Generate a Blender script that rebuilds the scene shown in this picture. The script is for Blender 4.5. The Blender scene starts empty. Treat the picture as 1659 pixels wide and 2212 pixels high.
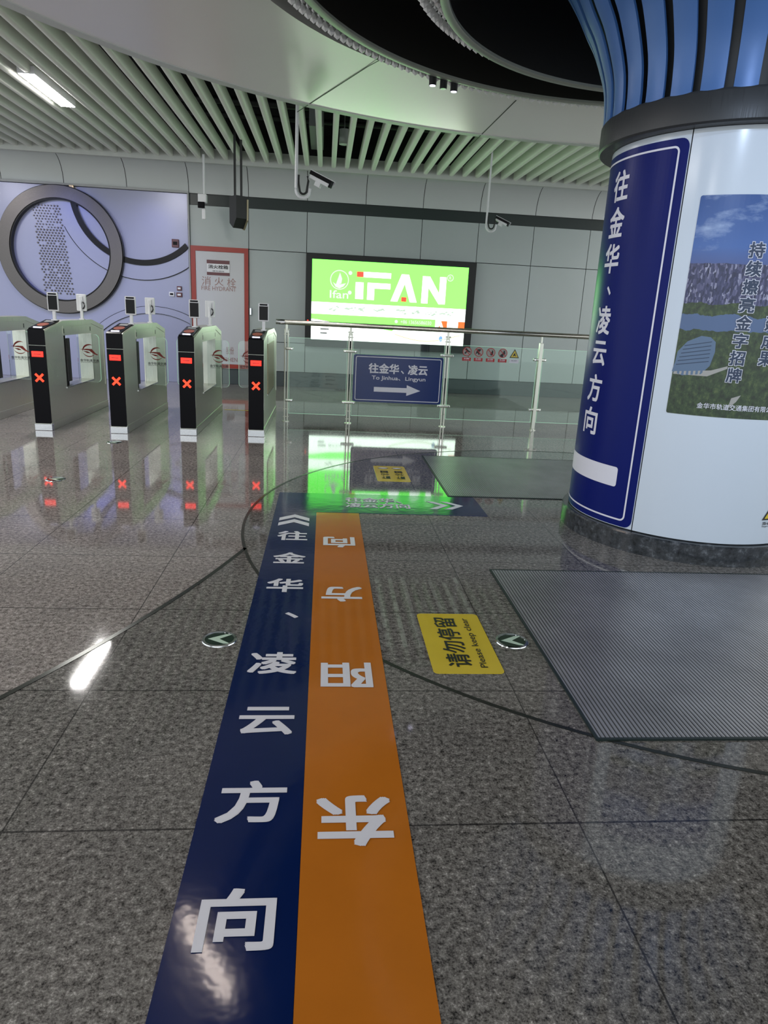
import bpy, bmesh, math, random
from mathutils import Matrix, Vector
random.seed(7)
PI = math.pi
S = bpy.context.scene
COL = S.collection

# ------------------------------------------------------------------ camera, world, exposure
H = 1.4
FPX = 1494.57
yaw, pitch, roll = math.radians(5.4373), math.radians(16.0809), math.radians(-2.9444)
f = Vector((math.sin(yaw)*math.cos(pitch), math.cos(yaw)*math.cos(pitch), -math.sin(pitch)))
r = Vector((math.cos(yaw), -math.sin(yaw), 0))
d = f.cross(r)
r2 = r*math.cos(roll) + d*math.sin(roll)
d2 = -r*math.sin(roll) + d*math.cos(roll)
cam = bpy.data.cameras.new('camera')
cam.sensor_fit = 'HORIZONTAL'; cam.sensor_width = 36
cam.lens = FPX/1659*36
cam.clip_start = 0.02
co = bpy.data.objects.new('camera', cam); COL.objects.link(co)
m = Matrix((r2, -d2, -f)).transposed().to_4x4(); m.translation = (0, 0, H)
co.matrix_world = m
S.camera = co
S.view_settings.view_transform = 'Standard'; S.view_settings.look = 'None'
S.view_settings.gamma = 1; S.view_settings.use_curve_mapping = False
S.view_settings.exposure = 0.85
w = bpy.data.worlds.new('station_hall'); S.world = w; w.use_nodes = True
w.node_tree.nodes['Background'].inputs[0].default_value = (.87, .93, .94, 1)
w.node_tree.nodes['Background'].inputs[1].default_value = 1.02

# (x, y0, y1, strength, colour) of the long lamps set between the ceiling slats
LAMP_Z = 3.625
LAMPS = [(-3.22, 8.62, 9.85), (-6.6, 8.62, 9.85), (-4.6, 4.2, 5.4), (-8.2, 4.2, 5.4), (-4.6, 0.2, 1.4),
         (-8.2, 0.2, 1.4), (6.9, 10.4, 11.6), (9.2, 6.4, 7.6), (-4.6, -3.2, -2.0)]
LAMP_E = 62
LAMP_COL = (1.0, .96, .93)
spot_specs = [  # added blue fill lights without fixtures: name, location, target, cone, power, colour
    ('art_wall_blue_fill', (-5.4, 9.0, 3.56), (-4.9, 13, 1.0), 62, 72, (.17, .24, 1.0)),
    ('art_wall_blue_fill', (-3.6, 9.0, 3.56), (-3.6, 13, 0.9), 58, 66, (.17, .24, 1.0)),
    ('column_blue_fill', (0.5, 0.6, 3.5), (2.3, 4.2, 1.4), 60, 110, (.62, .76, 1.0)),
    ('column_blue_fill', (3.6, 0.4, 3.5), (2.7, 4.2, 1.6), 60, 110, (.62, .78, 1.0)),
]
for n, loc, tgt, cone, p, c in spot_specs:
    L = bpy.data.lights.new(n, 'SPOT'); L.spot_size = math.radians(cone); L.spot_blend = 1; L.energy = p; L.color = c; L.shadow_soft_size = .05
    o = bpy.data.objects.new(n, L); COL.objects.link(o); o.location = loc
    o.rotation_euler = (Vector(tgt)-Vector(loc)).to_track_quat('-Z', 'Y').to_euler()

# ------------------------------------------------------------------ materials
def mat(name, col=(.5, .5, .5), rough=.5, metal=0, emit=None, es=1, spec=.5, coat=0, ior=1.5):
    m = bpy.data.materials.new(name); m.use_nodes = True
    b = m.node_tree.nodes['Principled BSDF']
    b.inputs['Base Color'].default_value = (*col, 1); b.inputs['Roughness'].default_value = rough
    b.inputs['Metallic'].default_value = metal; b.inputs['IOR'].default_value = ior
    b.inputs['Coat Weight'].default_value = coat; b.inputs['Coat Roughness'].default_value = .03
    if emit:
        b.inputs['Emission Color'].default_value = (*emit, 1); b.inputs['Emission Strength'].default_value = es
    return m
class NT:
    def __init__(s, m): s.t = m.node_tree; s.b = s.t.nodes['Principled BSDF']; s.o = s.t.nodes['Material Output']
    def n(s, ty, **kw):
        x = s.t.nodes.new(ty)
        for k, v in kw.items():
            if k[0] == '_': x.inputs[int(k[1:])].default_value = v
            else: setattr(x, k, v)
        return x
    def l(s, a, b): s.t.links.new(a, b)
    def math(s, op, a, b=None, c=None):
        x = s.n('ShaderNodeMath', operation=op)
        for i, v in enumerate((a, b, c)):
            if v is None: continue
            if isinstance(v, (int, float)): x.inputs[i].default_value = v
            else: s.l(v, x.inputs[i])
        return x.outputs[0]
    def noise(s, vec, scale, detail=4, rough=.6):
        x = s.n('ShaderNodeTexNoise'); x.inputs['Scale'].default_value = scale
        x.inputs['Detail'].default_value = detail; x.inputs['Roughness'].default_value = rough
        if vec is not None: s.l(vec, x.inputs['Vector'])
        return x.outputs['Fac']
    def ramp(s, fac, stops):
        x = s.n('ShaderNodeValToRGB'); e = x.color_ramp.elements
        while len(e) < len(stops): e.new(.5)
        for i, (p, c) in enumerate(stops): e[i].position = p; e[i].color = (*c, 1) if len(c) == 3 else c
        s.l(fac, x.inputs[0]); return x.outputs[0]
    def mix(s, fac, a, b, blend='MIX'):
        x = s.n('ShaderNodeMix', data_type='RGBA', blend_type=blend)
        for sock, v in ((x.inputs[0], fac), (x.inputs[6], a), (x.inputs[7], b)):
            if isinstance(v, (int, float)): sock.default_value = v
            elif isinstance(v, tuple): sock.default_value = (*v, 1)
            else: s.l(v, sock)
        return x.outputs[2]
    def bump(s, h, strength=.2, dist=.002):
        x = s.n('ShaderNodeBump'); x.inputs['Strength'].default_value = strength; x.inputs['Distance'].default_value = dist
        s.l(h, x.inputs['Height']); s.l(x.outputs[0], s.b.inputs['Normal'])

def granite_mat():
    m = mat('polished_granite', rough=.1, ior=1.5); t = NT(m)
    tc = t.n('ShaderNodeTexCoord').outputs['Object']
    sp = t.n('ShaderNodeSeparateXYZ'); t.l(tc, sp.inputs[0]); X, Y = sp.outputs[0], sp.outputs[1]
    n1 = t.noise(tc, 48, 8, .78); n2 = t.noise(tc, 170, 4, .75); n3 = t.noise(tc, 3, 3, .6)
    v = t.n('ShaderNodeTexVoronoi', feature='F1'); v.inputs['Scale'].default_value = 70; t.l(tc, v.inputs['Vector'])
    mixv = t.math('ADD', t.math('MULTIPLY', n1, .62), t.math('MULTIPLY', n2, .38))
    base = t.ramp(mixv, [(.39, (.010, .010, .010)), (.445, (.075, .071, .068)), (.50, (.165, .157, .150)), (.555, (.25, .24, .23)), (.62, (.55, .53, .51))])
    pink = t.ramp(mixv, [(.39, (.030, .027, .026)), (.445, (.14, .124, .118)), (.50, (.28, .252, .243)), (.555, (.40, .365, .355)), (.62, (.66, .62, .60))])
    def dist(cx, cy):
        return t.math('SQRT', t.math('ADD', t.math('POWER', t.math('SUBTRACT', X, cx), 2), t.math('POWER', t.math('SUBTRACT', Y, cy), 2)))
    in1 = t.math('LESS_THAN', dist(2.34, 4.56), 2.85)
    out2 = t.math('GREATER_THAN', dist(-7.72, 5.98), 7.544)
    low = t.math('LESS_THAN', Y, 4.0)
    grey = t.math('MAXIMUM', in1, t.math('MULTIPLY', out2, low))
    col = t.mix(grey, pink, base)
    fleck = t.math('MULTIPLY', t.math('LESS_THAN', v.outputs['Distance'], .16), t.math('GREATER_THAN', t.noise(tc, 41, 2), .60))
    col = t.mix(t.math('MULTIPLY', fleck, .5), col, (.46, .45, .44))
    cl = t.ramp(n3, [(.3, (.80, .80, .80)), (.7, (1.0, .99, .98))])
    col = t.mix(1.0, col, cl, 'MULTIPLY')
    # pale marks of a removed sticker: stripes running along Y
    sx = t.math('FRACT', t.math('DIVIDE', t.math('SUBTRACT', X, .30), .073))
    stripe = t.math('MULTIPLY', t.math('LESS_THAN', sx, .3), t.math('MULTIPLY', t.math('GREATER_THAN', X, .30), t.math('LESS_THAN', X, .80)))
    stripe = t.math('MULTIPLY', stripe, t.math('MULTIPLY', t.math('GREATER_THAN', Y, 2.72), t.math('LESS_THAN', Y, 3.55)))
    stripe = t.math('MULTIPLY', stripe, t.ramp(t.noise(tc, 14, 3), [(.35, (.0, .0, .0)), (.65, (.55, .55, .55))]))
    col = t.mix(stripe, col, (.33, .35, .32))
    # tile joints
    def joint(c, off, pitch, w):
        q = t.math('FRACT', t.math('DIVIDE', t.math('SUBTRACT', c, off-w/2), pitch))
        return t.math('LESS_THAN', q, w/pitch)
    j = t.math('MAXIMUM', joint(X, .772, .8045, .005), joint(Y, 1.63, .7273, .007))
    col = t.mix(t.math('MULTIPLY', j, .75), col, (.012, .012, .013))
    t.l(col, t.b.inputs['Base Color'])
    t.l(t.ramp(n3, [(.3, (.040, .040, .040)), (.7, (.062, .062, .062))]), t.b.inputs['Roughness'])
    return m
def stone_mat():
    m = mat('dark_stone', rough=.18); t = NT(m); tc = t.n('ShaderNodeTexCoord').outputs['Object']
    t.l(t.ramp(t.noise(tc, 22, 8, .75), [(.35, (.008, .009, .011)), (.55, (.04, .045, .052)), (.72, (.16, .17, .19))]), t.b.inputs['Base Color']); return m
def vinyl_mat(name, col):
    m = mat(name, col, rough=.095, ior=1.4); t = NT(m); tc = t.n('ShaderNodeTexCoord').outputs['Object']
    n = t.noise(tc, 9, 3, .6); n2 = t.noise(tc, 150, 2, .5)
    t.bump(t.math('ADD', t.math('MULTIPLY', n, 1.0), t.math('MULTIPLY', n2, .02)), .10, .006)
    t.l(t.mix(t.noise(tc, 4, 3), tuple(c*.88 for c in col), tuple(min(1, c*1.1) for c in col)), t.b.inputs['Base Color'])
    return m
def mat_ridges():
    m = mat('ribbed_mat', rough=.33, metal=.55); t = NT(m); tc = t.n('ShaderNodeTexCoord').outputs['Object']
    sp = t.n('ShaderNodeSeparateXYZ'); t.l(tc, sp.inputs[0])
    q = t.math('FRACT', t.math('DIVIDE', sp.outputs[0], .0165))
    tri = t.math('ABSOLUTE', t.math('SUBTRACT', q, .5))
    col = t.ramp(tri, [(.10, (.07, .07, .078)), (.26, (.40, .395, .43))])
    col = t.mix(1.0, col, t.ramp(t.noise(tc, 2.5, 4), [(.3, (.75, .75, .75)), (.7, (1.15, 1.15, 1.15))]), 'MULTIPLY')
    t.l(col, t.b.inputs['Base Color']); t.bump(t.ramp(tri, [(.1, (0, 0, 0)), (.26, (1, 1, 1))]), .5, .003)
    return m
def panel_mat(name, col, rough, metal=0, var=.05):
    m = mat(name, col, rough, metal); t = NT(m); tc = t.n('ShaderNodeTexCoord').outputs['Object']
    n = t.noise(tc, 1.1, 3)
    t.l(t.mix(n, tuple(c*(1-var) for c in col), tuple(min(1, c*(1+var)) for c in col)), t.b.inputs['Base Color']); return m
def brushed(name, col, rough, axis=2, metal=1):
    m = mat(name, col, rough, metal); t = NT(m); tc = t.n('ShaderNodeTexCoord').outputs['Object']
    mp = t.n('ShaderNodeMapping'); sc = [90, 90, 90]; sc[axis] = 2; mp.inputs['Scale'].default_value = sc; t.l(tc, mp.inputs[0])
    n = t.noise(mp.outputs[0], 3, 3)
    t.l(t.ramp(n, [(.3, (rough*.8,)*3), (.7, (rough*1.25,)*3)]), t.b.inputs['Roughness'])
    t.l(t.mix(n, tuple(c*.93 for c in col), tuple(min(1, c*1.05) for c in col)), t.b.inputs['Base Color']); return m
def glass_mat(name, tint, fac=1.0):
    m = bpy.data.materials.new(name); m.use_nodes = True; t = m.node_tree; t.nodes.clear()
    o = t.nodes.new('ShaderNodeOutputMaterial'); mx = t.nodes.new('ShaderNodeMixShader')
    tr = t.nodes.new('ShaderNodeBsdfTransparent'); tr.inputs[0].default_value = (*tint, 1)
    gl = t.nodes.new('ShaderNodeBsdfGlossy'); gl.inputs['Roughness'].default_value = .02; gl.inputs[0].default_value = (.9, 1, .95, 1)
    fr = t.nodes.new('ShaderNodeFresnel'); fr.inputs[0].default_value = 1.5
    t.links.new(fr.outputs[0], mx.inputs[0]); t.links.new(tr.outputs[0], mx.inputs[1]); t.links.new(gl.outputs[0], mx.inputs[2])
    t.links.new(mx.outputs[0], o.inputs[0]); return m
def poster_mat():
    m = mat('printed_city_view', rough=.3); t = NT(m); uv = t.n('ShaderNodeUVMap').outputs[0]
    sp = t.n('ShaderNodeSeparateXYZ'); t.l(uv, sp.inputs[0]); V = sp.outputs[1]
    mp = t.n('ShaderNodeMapping'); mp.inputs['Scale'].default_value = (2.2, 7, 1); t.l(uv, mp.inputs[0])
    cl = t.ramp(t.noise(mp.outputs[0], 1.3, 5), [(.52, (0, 0, 0)), (.72, (.8, .8, .8))])
    sky = t.ramp(V, [(.70, (.060, .095, .26)), (.78, (.045, .12, .36)), (1.0, (.012, .065, .25))])
    sky = t.mix(t.math('MULTIPLY', cl, t.math('GREATER_THAN', V, .76)), sky, (.36, .46, .66))
    mp2 = t.n('ShaderNodeMapping'); mp2.inputs['Scale'].default_value = (84, 46, 1); t.l(uv, mp2.inputs[0])
    vo = t.n('ShaderNodeTexVoronoi', distance='CHEBYCHEV'); vo.inputs['Scale'].default_value = 1; t.l(mp2.outputs[0], vo.inputs['Vector'])
    city = t.ramp(vo.outputs['Color'], [(.15, (.012, .016, .055)), (.5, (.035, .04, .11)), (.72, (.10, .10, .20)), (.95, (.38, .38, .50))])
    g = t.ramp(t.noise(uv, 26, 6, .7), [(.35, (.006, .014, .008)), (.52, (.024, .05, .018)), (.68, (.075, .11, .035))])
    lake = (.07, .12, .24)
    wob = t.math('MULTIPLY', t.math('SUBTRACT', t.noise(uv, 7, 4), .5), .055)
    V2 = t.math('ADD', V, wob)
    c = t.mix(t.math('GREATER_THAN', V2, .405), g, lake)
    c = t.mix(t.math('GREATER_THAN', V2, .475), c, g)
    c = t.mix(t.math('GREATER_THAN', V2, .525), c, city)
    c = t.mix(t.math('GREATER_THAN', t.math('ADD', V, t.math('MULTIPLY', wob, .35)), .705), c, sky)
    t.l(c, t.b.inputs['Base Color']); return m

M = dict(
    granite=granite_mat(), stone=stone_mat(),
    blue_vinyl=vinyl_mat('blue_vinyl', (.003, .012, .072)), orange_vinyl=vinyl_mat('orange_vinyl', (.46, .143, .015)),
    white_ink=mat('white_print', (.68, .68, .76), .4), black_ink=mat('black_print', (.012, .012, .014), .4), red_ink=mat('red_print', (.42, .02, .02), .4),
    yellow=vinyl_mat('yellow_vinyl', (.62, .48, .04)), ribs=mat_ridges(),
    wall=panel_mat('grey_wall_panel', (.40, .45, .455), .34), cove=panel_mat('pale_cove_panel', (.50, .53, .53), .38),
    art=panel_mat('pearl_panel_blue_lit', (.29, .305, .43), .28, .25, .03), joint=mat('joint_black', (.006, .007, .007), .6),  # art: pearl white panel, lilac cast of the blue light mixed into its colour
    band=mat('dark_green_band', (.010, .020, .020), .35), skirt=mat('slate_skirting', (.035, .05, .055), .25),
    slat=panel_mat('pale_green_slat', (.72, .74, .68), .5), rim=mat('rim_white', (.52, .54, .52), .45),
    soffit=panel_mat('satin_soffit', (.90, .88, .85), .22, .34, .03), plenum=mat('plenum_black', (.006, .007, .007), .8),
    drum=mat('black_drum', (.010, .009, .008), .32), trim_metal=mat('polished_trim', (.42, .44, .40), .42, .7),
    crystal=mat('crystal_bead', (.80, .80, .80), .12, 0, coat=.6, ior=1.6), steel=brushed('brushed_steel', (.66, .67, .60), .34),
    steel_rail=brushed('rail_steel', (.52, .50, .45), .24, 0), chrome=mat('chrome', (.72, .74, .78), .1, 1),
    black=mat('gloss_black', (.004, .004, .006), .2, ior=1.18), dark=mat('matte_black', (.010, .011, .012), .5),
    white_plastic=mat('white_plastic', (.72, .73, .76), .35), grey_plastic=mat('grey_plastic', (.34, .35, .36), .4),
    screen=mat('dark_screen', (.003, .003, .004), .08, ior=1.25), led_red=mat('red_led', (.05, 0, 0), .4, emit=(1, .018, .009), es=1.7),
    led_red2=mat('red_cross_led', (.05, 0, 0), .4, emit=(1, .03, .008), es=2.0), led_white=mat('white_led', (.4, .4, .5), .4, emit=(.75, .72, 1), es=3),
    ring=brushed('dark_bronze', (.105, .098, .095), .30, 1, .9), ring_edge=mat('ring_edge_black', (.004, .004, .004), .3, ior=1.3),
    redframe=mat('red_frame', (.34, .035, .022), .4), maroon=mat('maroon', (.10, .012, .018), .3), door=panel_mat('white_door', (.52, .53, .56), .28),
    batten=mat('batten_led', (.8, .8, .8), .5, emit=(1, .85, .75), es=45),
    lamp=mat('lamp_diffuser', (.8, .8, .8), .5, emit=LAMP_COL, es=LAMP_E), col_white=panel_mat('white_cladding', (.56, .62, .70), .17, 0, .015),
    collar=brushed('dark_collar', (.045, .048, .052), .45, 2, .4), fin=panel_mat('blue_fin', (.045, .13, .35), .36, .1, .06), gold=mat('brass', (.6, .45, .22), .25, 1),
    sign_blue=mat('sign_blue', (.008, .026, .14), .25), col_blue=mat('column_blue', (.004, .010, .12), .3, ior=1.2), glass=glass_mat('clear_glass', (.90, .96, .93)), flap=glass_mat('flap_glass', (.93, .95, .95)),
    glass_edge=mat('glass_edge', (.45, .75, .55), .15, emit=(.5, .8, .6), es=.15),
    lb_green=mat('lightbox_green', (.05, .2, .02), .3, emit=(.24, 1.7, .13), es=1), lb_white=mat('lightbox_white', (.5, .5, .5), .3, emit=(1.6, 1.8, 1.6), es=1),
    lb_red=mat('lightbox_red', (.3, .03, .02), .3, emit=(.7, .06, .03), es=1), lb_orange=mat('lightbox_orange', (.4, .1, .02), .3, emit=(.8, .11, .02), es=1),
    lb_grey=mat('lightbox_grey', (.1, .1, .1), .3, emit=(.11, .12, .12), es=1), lb_pale=mat('lightbox_pale', (.3, .4, .3), .3, emit=(.45, .60, .45), es=1),
    lb_blue=mat('lightbox_blue', (.1, .2, .4), .3, emit=(.13, .27, .45), es=1), lb_sand=mat('lightbox_sand', (.3, .3, .2), .3, emit=(.48, .44, .26), es=1),
    poster=poster_mat(), navy_ink=mat('navy_print', (.012, .03, .075), .35), arena=panel_mat('arena_print', (.10, .16, .26), .35, 0, .25), sand=mat('pale_print', (.34, .33, .31), .4),
    pale_green=mat('photoluminescent', (.50, .66, .55), .3), bottle_green=mat('bottle_green', (.012, .030, .022), .15), brass_strip=mat('inlay_strip', (.045, .05, .045), .22, .6),
    cardred=mat('reader_orange', (.40, .10, .05), .3), faded=mat('faded_print', (.30, .17, .15), .4), lb_picture=mat('lightbox_picture', (.3, .4, .3), .3, emit=(.28, .37, .29), es=1), logo_red=mat('logo_red', (.32, .035, .025), .4), tape=mat('yellow_tape', (.75, .62, .06), .4), brown=mat('bronze_panel', (.30, .26, .17), .35, .4),
)

# ------------------------------------------------------------------ mesh helpers
def link(name, bm, material, parent=None, smooth=False, loc=None):
    me = bpy.data.meshes.new(name)
    bm.normal_update(); bm.to_mesh(me); bm.free()
    mats = material if isinstance(material, (list, tuple)) else [material]
    for x in mats: me.materials.append(x)
    if smooth:
        for p in me.polygons: p.use_smooth = True
        try: me.set_sharp_from_angle(angle=math.radians(38))
        except Exception: pass
    o = bpy.data.objects.new(name, me); COL.objects.link(o)
    if parent: o.parent = parent
    if loc: o.location = loc
    return o
def tag(o, label=None, cat=None, group=None, kind=None):
    if label: o['label'] = label
    if cat: o['category'] = cat
    if group: o['group'] = group
    if kind: o['kind'] = kind
    return o
def empty(name, loc=(0, 0, 0), label=None, cat=None, group=None, kind=None):
    o = bpy.data.objects.new(name, None); COL.objects.link(o); o.location = loc; o.empty_display_size = .1
    return tag(o, label, cat, group, kind)
def struct(name, bm, m, parent=None, smooth=False):
    return tag(link(name, bm, m, parent, smooth), kind='structure')
def copy_tree(o, parent=None):
    c = o.copy(); COL.objects.link(c)
    if parent: c.parent = parent
    for ch in o.children: copy_tree(ch, c)
    return c
BM = bmesh.new
def box(bm, x0, x1, y0, y1, z0, z1, bev=0, mi=0):
    M4 = Matrix.Translation(((x0+x1)/2, (y0+y1)/2, (z0+z1)/2)) @ Matrix.Diagonal((x1-x0, y1-y0, z1-z0, 1))
    g = bmesh.ops.create_cube(bm, size=1, matrix=M4); vs = g['verts']
    fs = {f for v in vs for f in v.link_faces}
    for fc in fs: fc.material_index = mi
    if bev:
        es = list({e for v in vs for e in v.link_edges})
        bmesh.ops.bevel(bm, geom=es, offset=bev, segments=2, affect='EDGES', profile=.6)
    return bm
def cyl(bm, p0, p1, r, n=16, r2=None, cap=True):
    p0, p1 = Vector(p0), Vector(p1); L = p1-p0
    q = L.to_track_quat('Z', 'Y').to_matrix().to_4x4(); q.translation = (p0+p1)/2
    bmesh.ops.create_cone(bm, cap_ends=cap, segments=n, radius1=r, radius2=r if r2 is None else r2, depth=L.length, matrix=q); return bm
def tube(bm, pts, r, n=10):
    pts = [Vector(p) for p in pts]; rings = []
    up = Vector((0, 0, 1))
    for i, p in enumerate(pts):
        t = (pts[min(i+1, len(pts)-1)]-pts[max(i-1, 0)]).normalized()
        a = t.cross(up)
        if a.length < .05: a = t.cross(Vector((0, 1, 0)))
        a.normalize(); b = t.cross(a)
        if rings:
            pass
        rings.append([bm.verts.new(p+a*math.cos(k*2*PI/n)*r+b*math.sin(k*2*PI/n)*r) for k in range(n)])
    for A, B in zip(rings, rings[1:]):
        for k in range(n): bm.faces.new((A[k], A[(k+1) % n], B[(k+1) % n], B[k]))
    bm.faces.new(rings[0][::-1]); bm.faces.new(rings[-1]); bmesh.ops.recalc_face_normals(bm, faces=bm.faces); return bm
def lathe(bm, prof, c, a0=0, a1=2*PI, n=96, closed=False, mi=0):
    """revolve (r,z) profile about the vertical through c"""
    full = abs(a1-a0-2*PI) < 1e-6; N = n if full else n+1; rows = []
    for i in range(N):
        a = a0+(a1-a0)*i/n
        rows.append([bm.verts.new((c[0]+q[0]*math.cos(a), c[1]+q[0]*math.sin(a), q[1])) for q in prof])
    P = len(prof)
    for i in range(n):
        A, B = rows[i], rows[(i+1) % N]
        for j in range(P if closed else P-1):
            fc = bm.faces.new((A[j], B[j], B[(j+1) % P], A[(j+1) % P])); fc.material_index = mi
    bmesh.ops.recalc_face_normals(bm, faces=bm.faces); return bm
def prism(bm, pts, fn, d):
    """extrude a 2D polygon; fn(u,v,w)->xyz, thickness from w=0 to w=d"""
    A = [bm.verts.new(fn(u, v, 0)) for u, v in pts]; B = [bm.verts.new(fn(u, v, d)) for u, v in pts]
    bm.faces.new(A); bm.faces.new(B[::-1]); n = len(pts)
    for i in range(n): bm.faces.new((A[i], B[i], B[(i+1) % n], A[(i+1) % n]))
    bmesh.ops.recalc_face_normals(bm, faces=bm.faces); return bm
def holed(bm, outer, inner, fn, d):
    """plate with one hole"""
    A = [bm.verts.new(fn(u, v, 0)) for u, v in outer]; B = [bm.verts.new(fn(u, v, 0)) for u, v in inner]
    es = [bm.edges.new((L[i], L[(i+1) % len(L)])) for L in (A, B) for i in range(len(L))]
    g = bmesh.ops.triangle_fill(bm, use_beauty=True, use_dissolve=False, edges=es)
    fs = [x for x in g['geom'] if isinstance(x, bmesh.types.BMFace)]
    if d:
        e = bmesh.ops.extrude_face_region(bm, geom=fs)
        dv = Vector(fn(0, 0, d))-Vector(fn(0, 0, 0))
        bmesh.ops.translate(bm, vec=dv, verts=[v for v in e['geom'] if isinstance(v, bmesh.types.BMVert)])
    bmesh.ops.recalc_face_normals(bm, faces=bm.faces); return bm
def rrect(w, h, r, n=6, step=.05):
    """rounded rectangle outline centred on 0, long edges subdivided"""
    P = []
    for cx, cy, a in ((w/2-r, h/2-r, 0), (-w/2+r, h/2-r, PI/2), (-w/2+r, -h/2+r, PI), (w/2-r, -h/2+r, 1.5*PI)):
        P += [(cx+r*math.cos(a+PI/2*k/n), cy+r*math.sin(a+PI/2*k/n)) for k in range(n+1)]
    out = []
    for i, p in enumerate(P):
        q = P[(i+1) % len(P)]; L = math.hypot(q[0]-p[0], q[1]-p[1]); k = max(1, int(L/step)) if step else 1
        out += [(p[0]+(q[0]-p[0])*j/k, p[1]+(q[1]-p[1])*j/k) for j in range(k)]
    return out
def circ_pts(r, n=32, cx=0, cy=0, ry=None): return [(cx+r*math.cos(2*PI*k/n), cy+(ry or r)*math.sin(2*PI*k/n)) for k in range(n)]
def flat(bm, pts, fn, mi=0):
    fc = bm.faces.new([bm.verts.new(fn(u, v)) for u, v in pts]); fc.material_index = mi; return bm
def flatc(bm, pts, fn, cut=.025):
    b2 = BM(); b2.faces.new([b2.verts.new((u, v, 0)) for u, v in pts])
    x0 = min(p[0] for p in pts); x1 = max(p[0] for p in pts)
    bmesh.ops.triangulate(b2, faces=b2.faces[:])
    for i in range(int((x1-x0)/cut)+1):
        bmesh.ops.bisect_plane(b2, geom=b2.verts[:]+b2.edges[:]+b2.faces[:], plane_co=(x0+(i+.5)*cut, 0, 0), plane_no=(1, 0, 0))
    mp = {v: bm.verts.new(fn(v.co.x, v.co.y)) for v in b2.verts}
    for fc in b2.faces: bm.faces.new([mp[v] for v in fc.verts])
    b2.free(); return bm
def ringflat(bm, w, h, r, t, fn):
    """thin rounded-rectangle outline of line width t"""
    A = rrect(w, h, r, 6, 0); B = rrect(w-2*t, h-2*t, max(r-t, .002), 6, 0)
    n = len(A)
    for i in range(n):
        j = (i+1) % n; L = math.hypot(A[j][0]-A[i][0], A[j][1]-A[i][1]); k = max(1, int(L/.03))
        for q in range(k):
            f0, f1 = q/k, (q+1)/k
            ip = lambda P, f_: (P[i][0]+(P[j][0]-P[i][0])*f_, P[i][1]+(P[j][1]-P[i][1])*f_)
            bm.faces.new([bm.verts.new(fn(*p)) for p in (ip(A, f0), ip(A, f1), ip(B, f1), ip(B, f0))])
    return bm
_cache = {}
def text_geo(body, spacing=1.0):
    k = (body, spacing)
    if k in _cache: return _cache[k]
    cu = bpy.data.curves.new('lettering', 'FONT'); cu.body = body; cu.size = 1; cu.resolution_u = 4; cu.space_character = spacing
    o = bpy.data.objects.new('lettering', cu); COL.objects.link(o)
    dg = bpy.context.evaluated_depsgraph_get(); me = bpy.data.meshes.new_from_object(o.evaluated_get(dg))
    vs = [(v.co.x, v.co.y) for v in me.vertices]; fs = [tuple(p.vertices) for p in me.polygons]
    bpy.data.objects.remove(o); bpy.data.meshes.remove(me); bpy.data.curves.remove(cu)
    x0 = min(v[0] for v in vs); x1 = max(v[0] for v in vs); y0 = min(v[1] for v in vs); y1 = max(v[1] for v in vs)
    _cache[k] = ([((x-(x0+x1)/2)/(x1-x0), (y-(y0+y1)/2)/(y1-y0)) for x, y in vs], fs, (x1-x0)/(y1-y0)); return _cache[k]
def put_text(bm, body, w, h, fn, bold=.02, cut=0, rot=0, spacing=1.0, mi=0):
    """lettering squeezed into a w x h box centred on fn(0,0); rot turns it in its plane"""
    vs, fs, asp = text_geo(body, spacing)
    ca, sa = math.cos(rot), math.sin(rot)
    b2 = BM(); e = bold*h*.82               # stroke weight: the glyph repeated on a small circle
    K = 1 if bold < .004 else (4 if bold < .015 else 8)
    for k in range(K):
        dx, dy = ((-e, -e), (e, -e), (-e, e), (e, e), (0, -e), (0, e), (-e, 0), (e, 0))[k] if K > 1 else (0, 0)
        V = []
        for x, y in vs:
            x2, y2 = x*(w-2*e)+dx, y*(h-2*e)+dy
            V.append(b2.verts.new((x2*ca-y2*sa, x2*sa+y2*ca, k)))
        for q in fs:
            try: b2.faces.new([V[i] for i in q])
            except ValueError: pass
    if cut:
        n = int(w/cut)+1
        for i in range(-n, n+1):
            bmesh.ops.bisect_plane(b2, geom=b2.verts[:]+b2.edges[:]+b2.faces[:], plane_co=(i*cut, 0, 0), plane_no=(1, 0, 0))
    mp = {}
    o_, ux, uy = Vector(fn(0, 0)), Vector(fn(.01, 0)), Vector(fn(0, .01))
    nz = (ux-o_).cross(uy-o_).normalized()*7e-5    # copies lie in separate thin layers
    for v in b2.verts: mp[v] = bm.verts.new(Vector(fn(v.co.x, v.co.y))+nz*v.co.z)
    for fc in b2.faces:
        nf = bm.faces.new([mp[v] for v in fc.verts]); nf.material_index = mi
    b2.free(); return bm
def FL(cx, cy, z=.004): return lambda u, v: (cx+u, cy+v, z)            # on the floor
def WL(cx, cz, y): return lambda u, v: (cx+u, y, cz+v)                 # on a plane facing the camera
C0 = (2.55, 4.6); RC = .755
def CY(deg, cz, rr): return lambda u, v: (C0[0]+rr*math.cos(math.radians(deg)+u/rr), C0[1]+rr*math.sin(math.radians(deg)+u/rr), cz+v)

# ------------------------------------------------------------------ setting: floor and inlays
b = BM(); box(b, -11, 11, -6, 13.05, -.08, 0); struct('floor', b, M['granite'])
b = BM(); lathe(b, [(2.841, 0), (2.841, .002), (2.859, .002), (2.859, 0)], (2.34, 4.56), n=160); struct('trim_1', b, M['brass_strip'])
b = BM(); lathe(b, [(7.533, 0), (7.533, .002), (7.556, .002), (7.556, 0)], (-7.72, 5.98), a0=-1.3, a1=-.268, n=100); struct('trim_2', b, M['brass_strip'])

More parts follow.
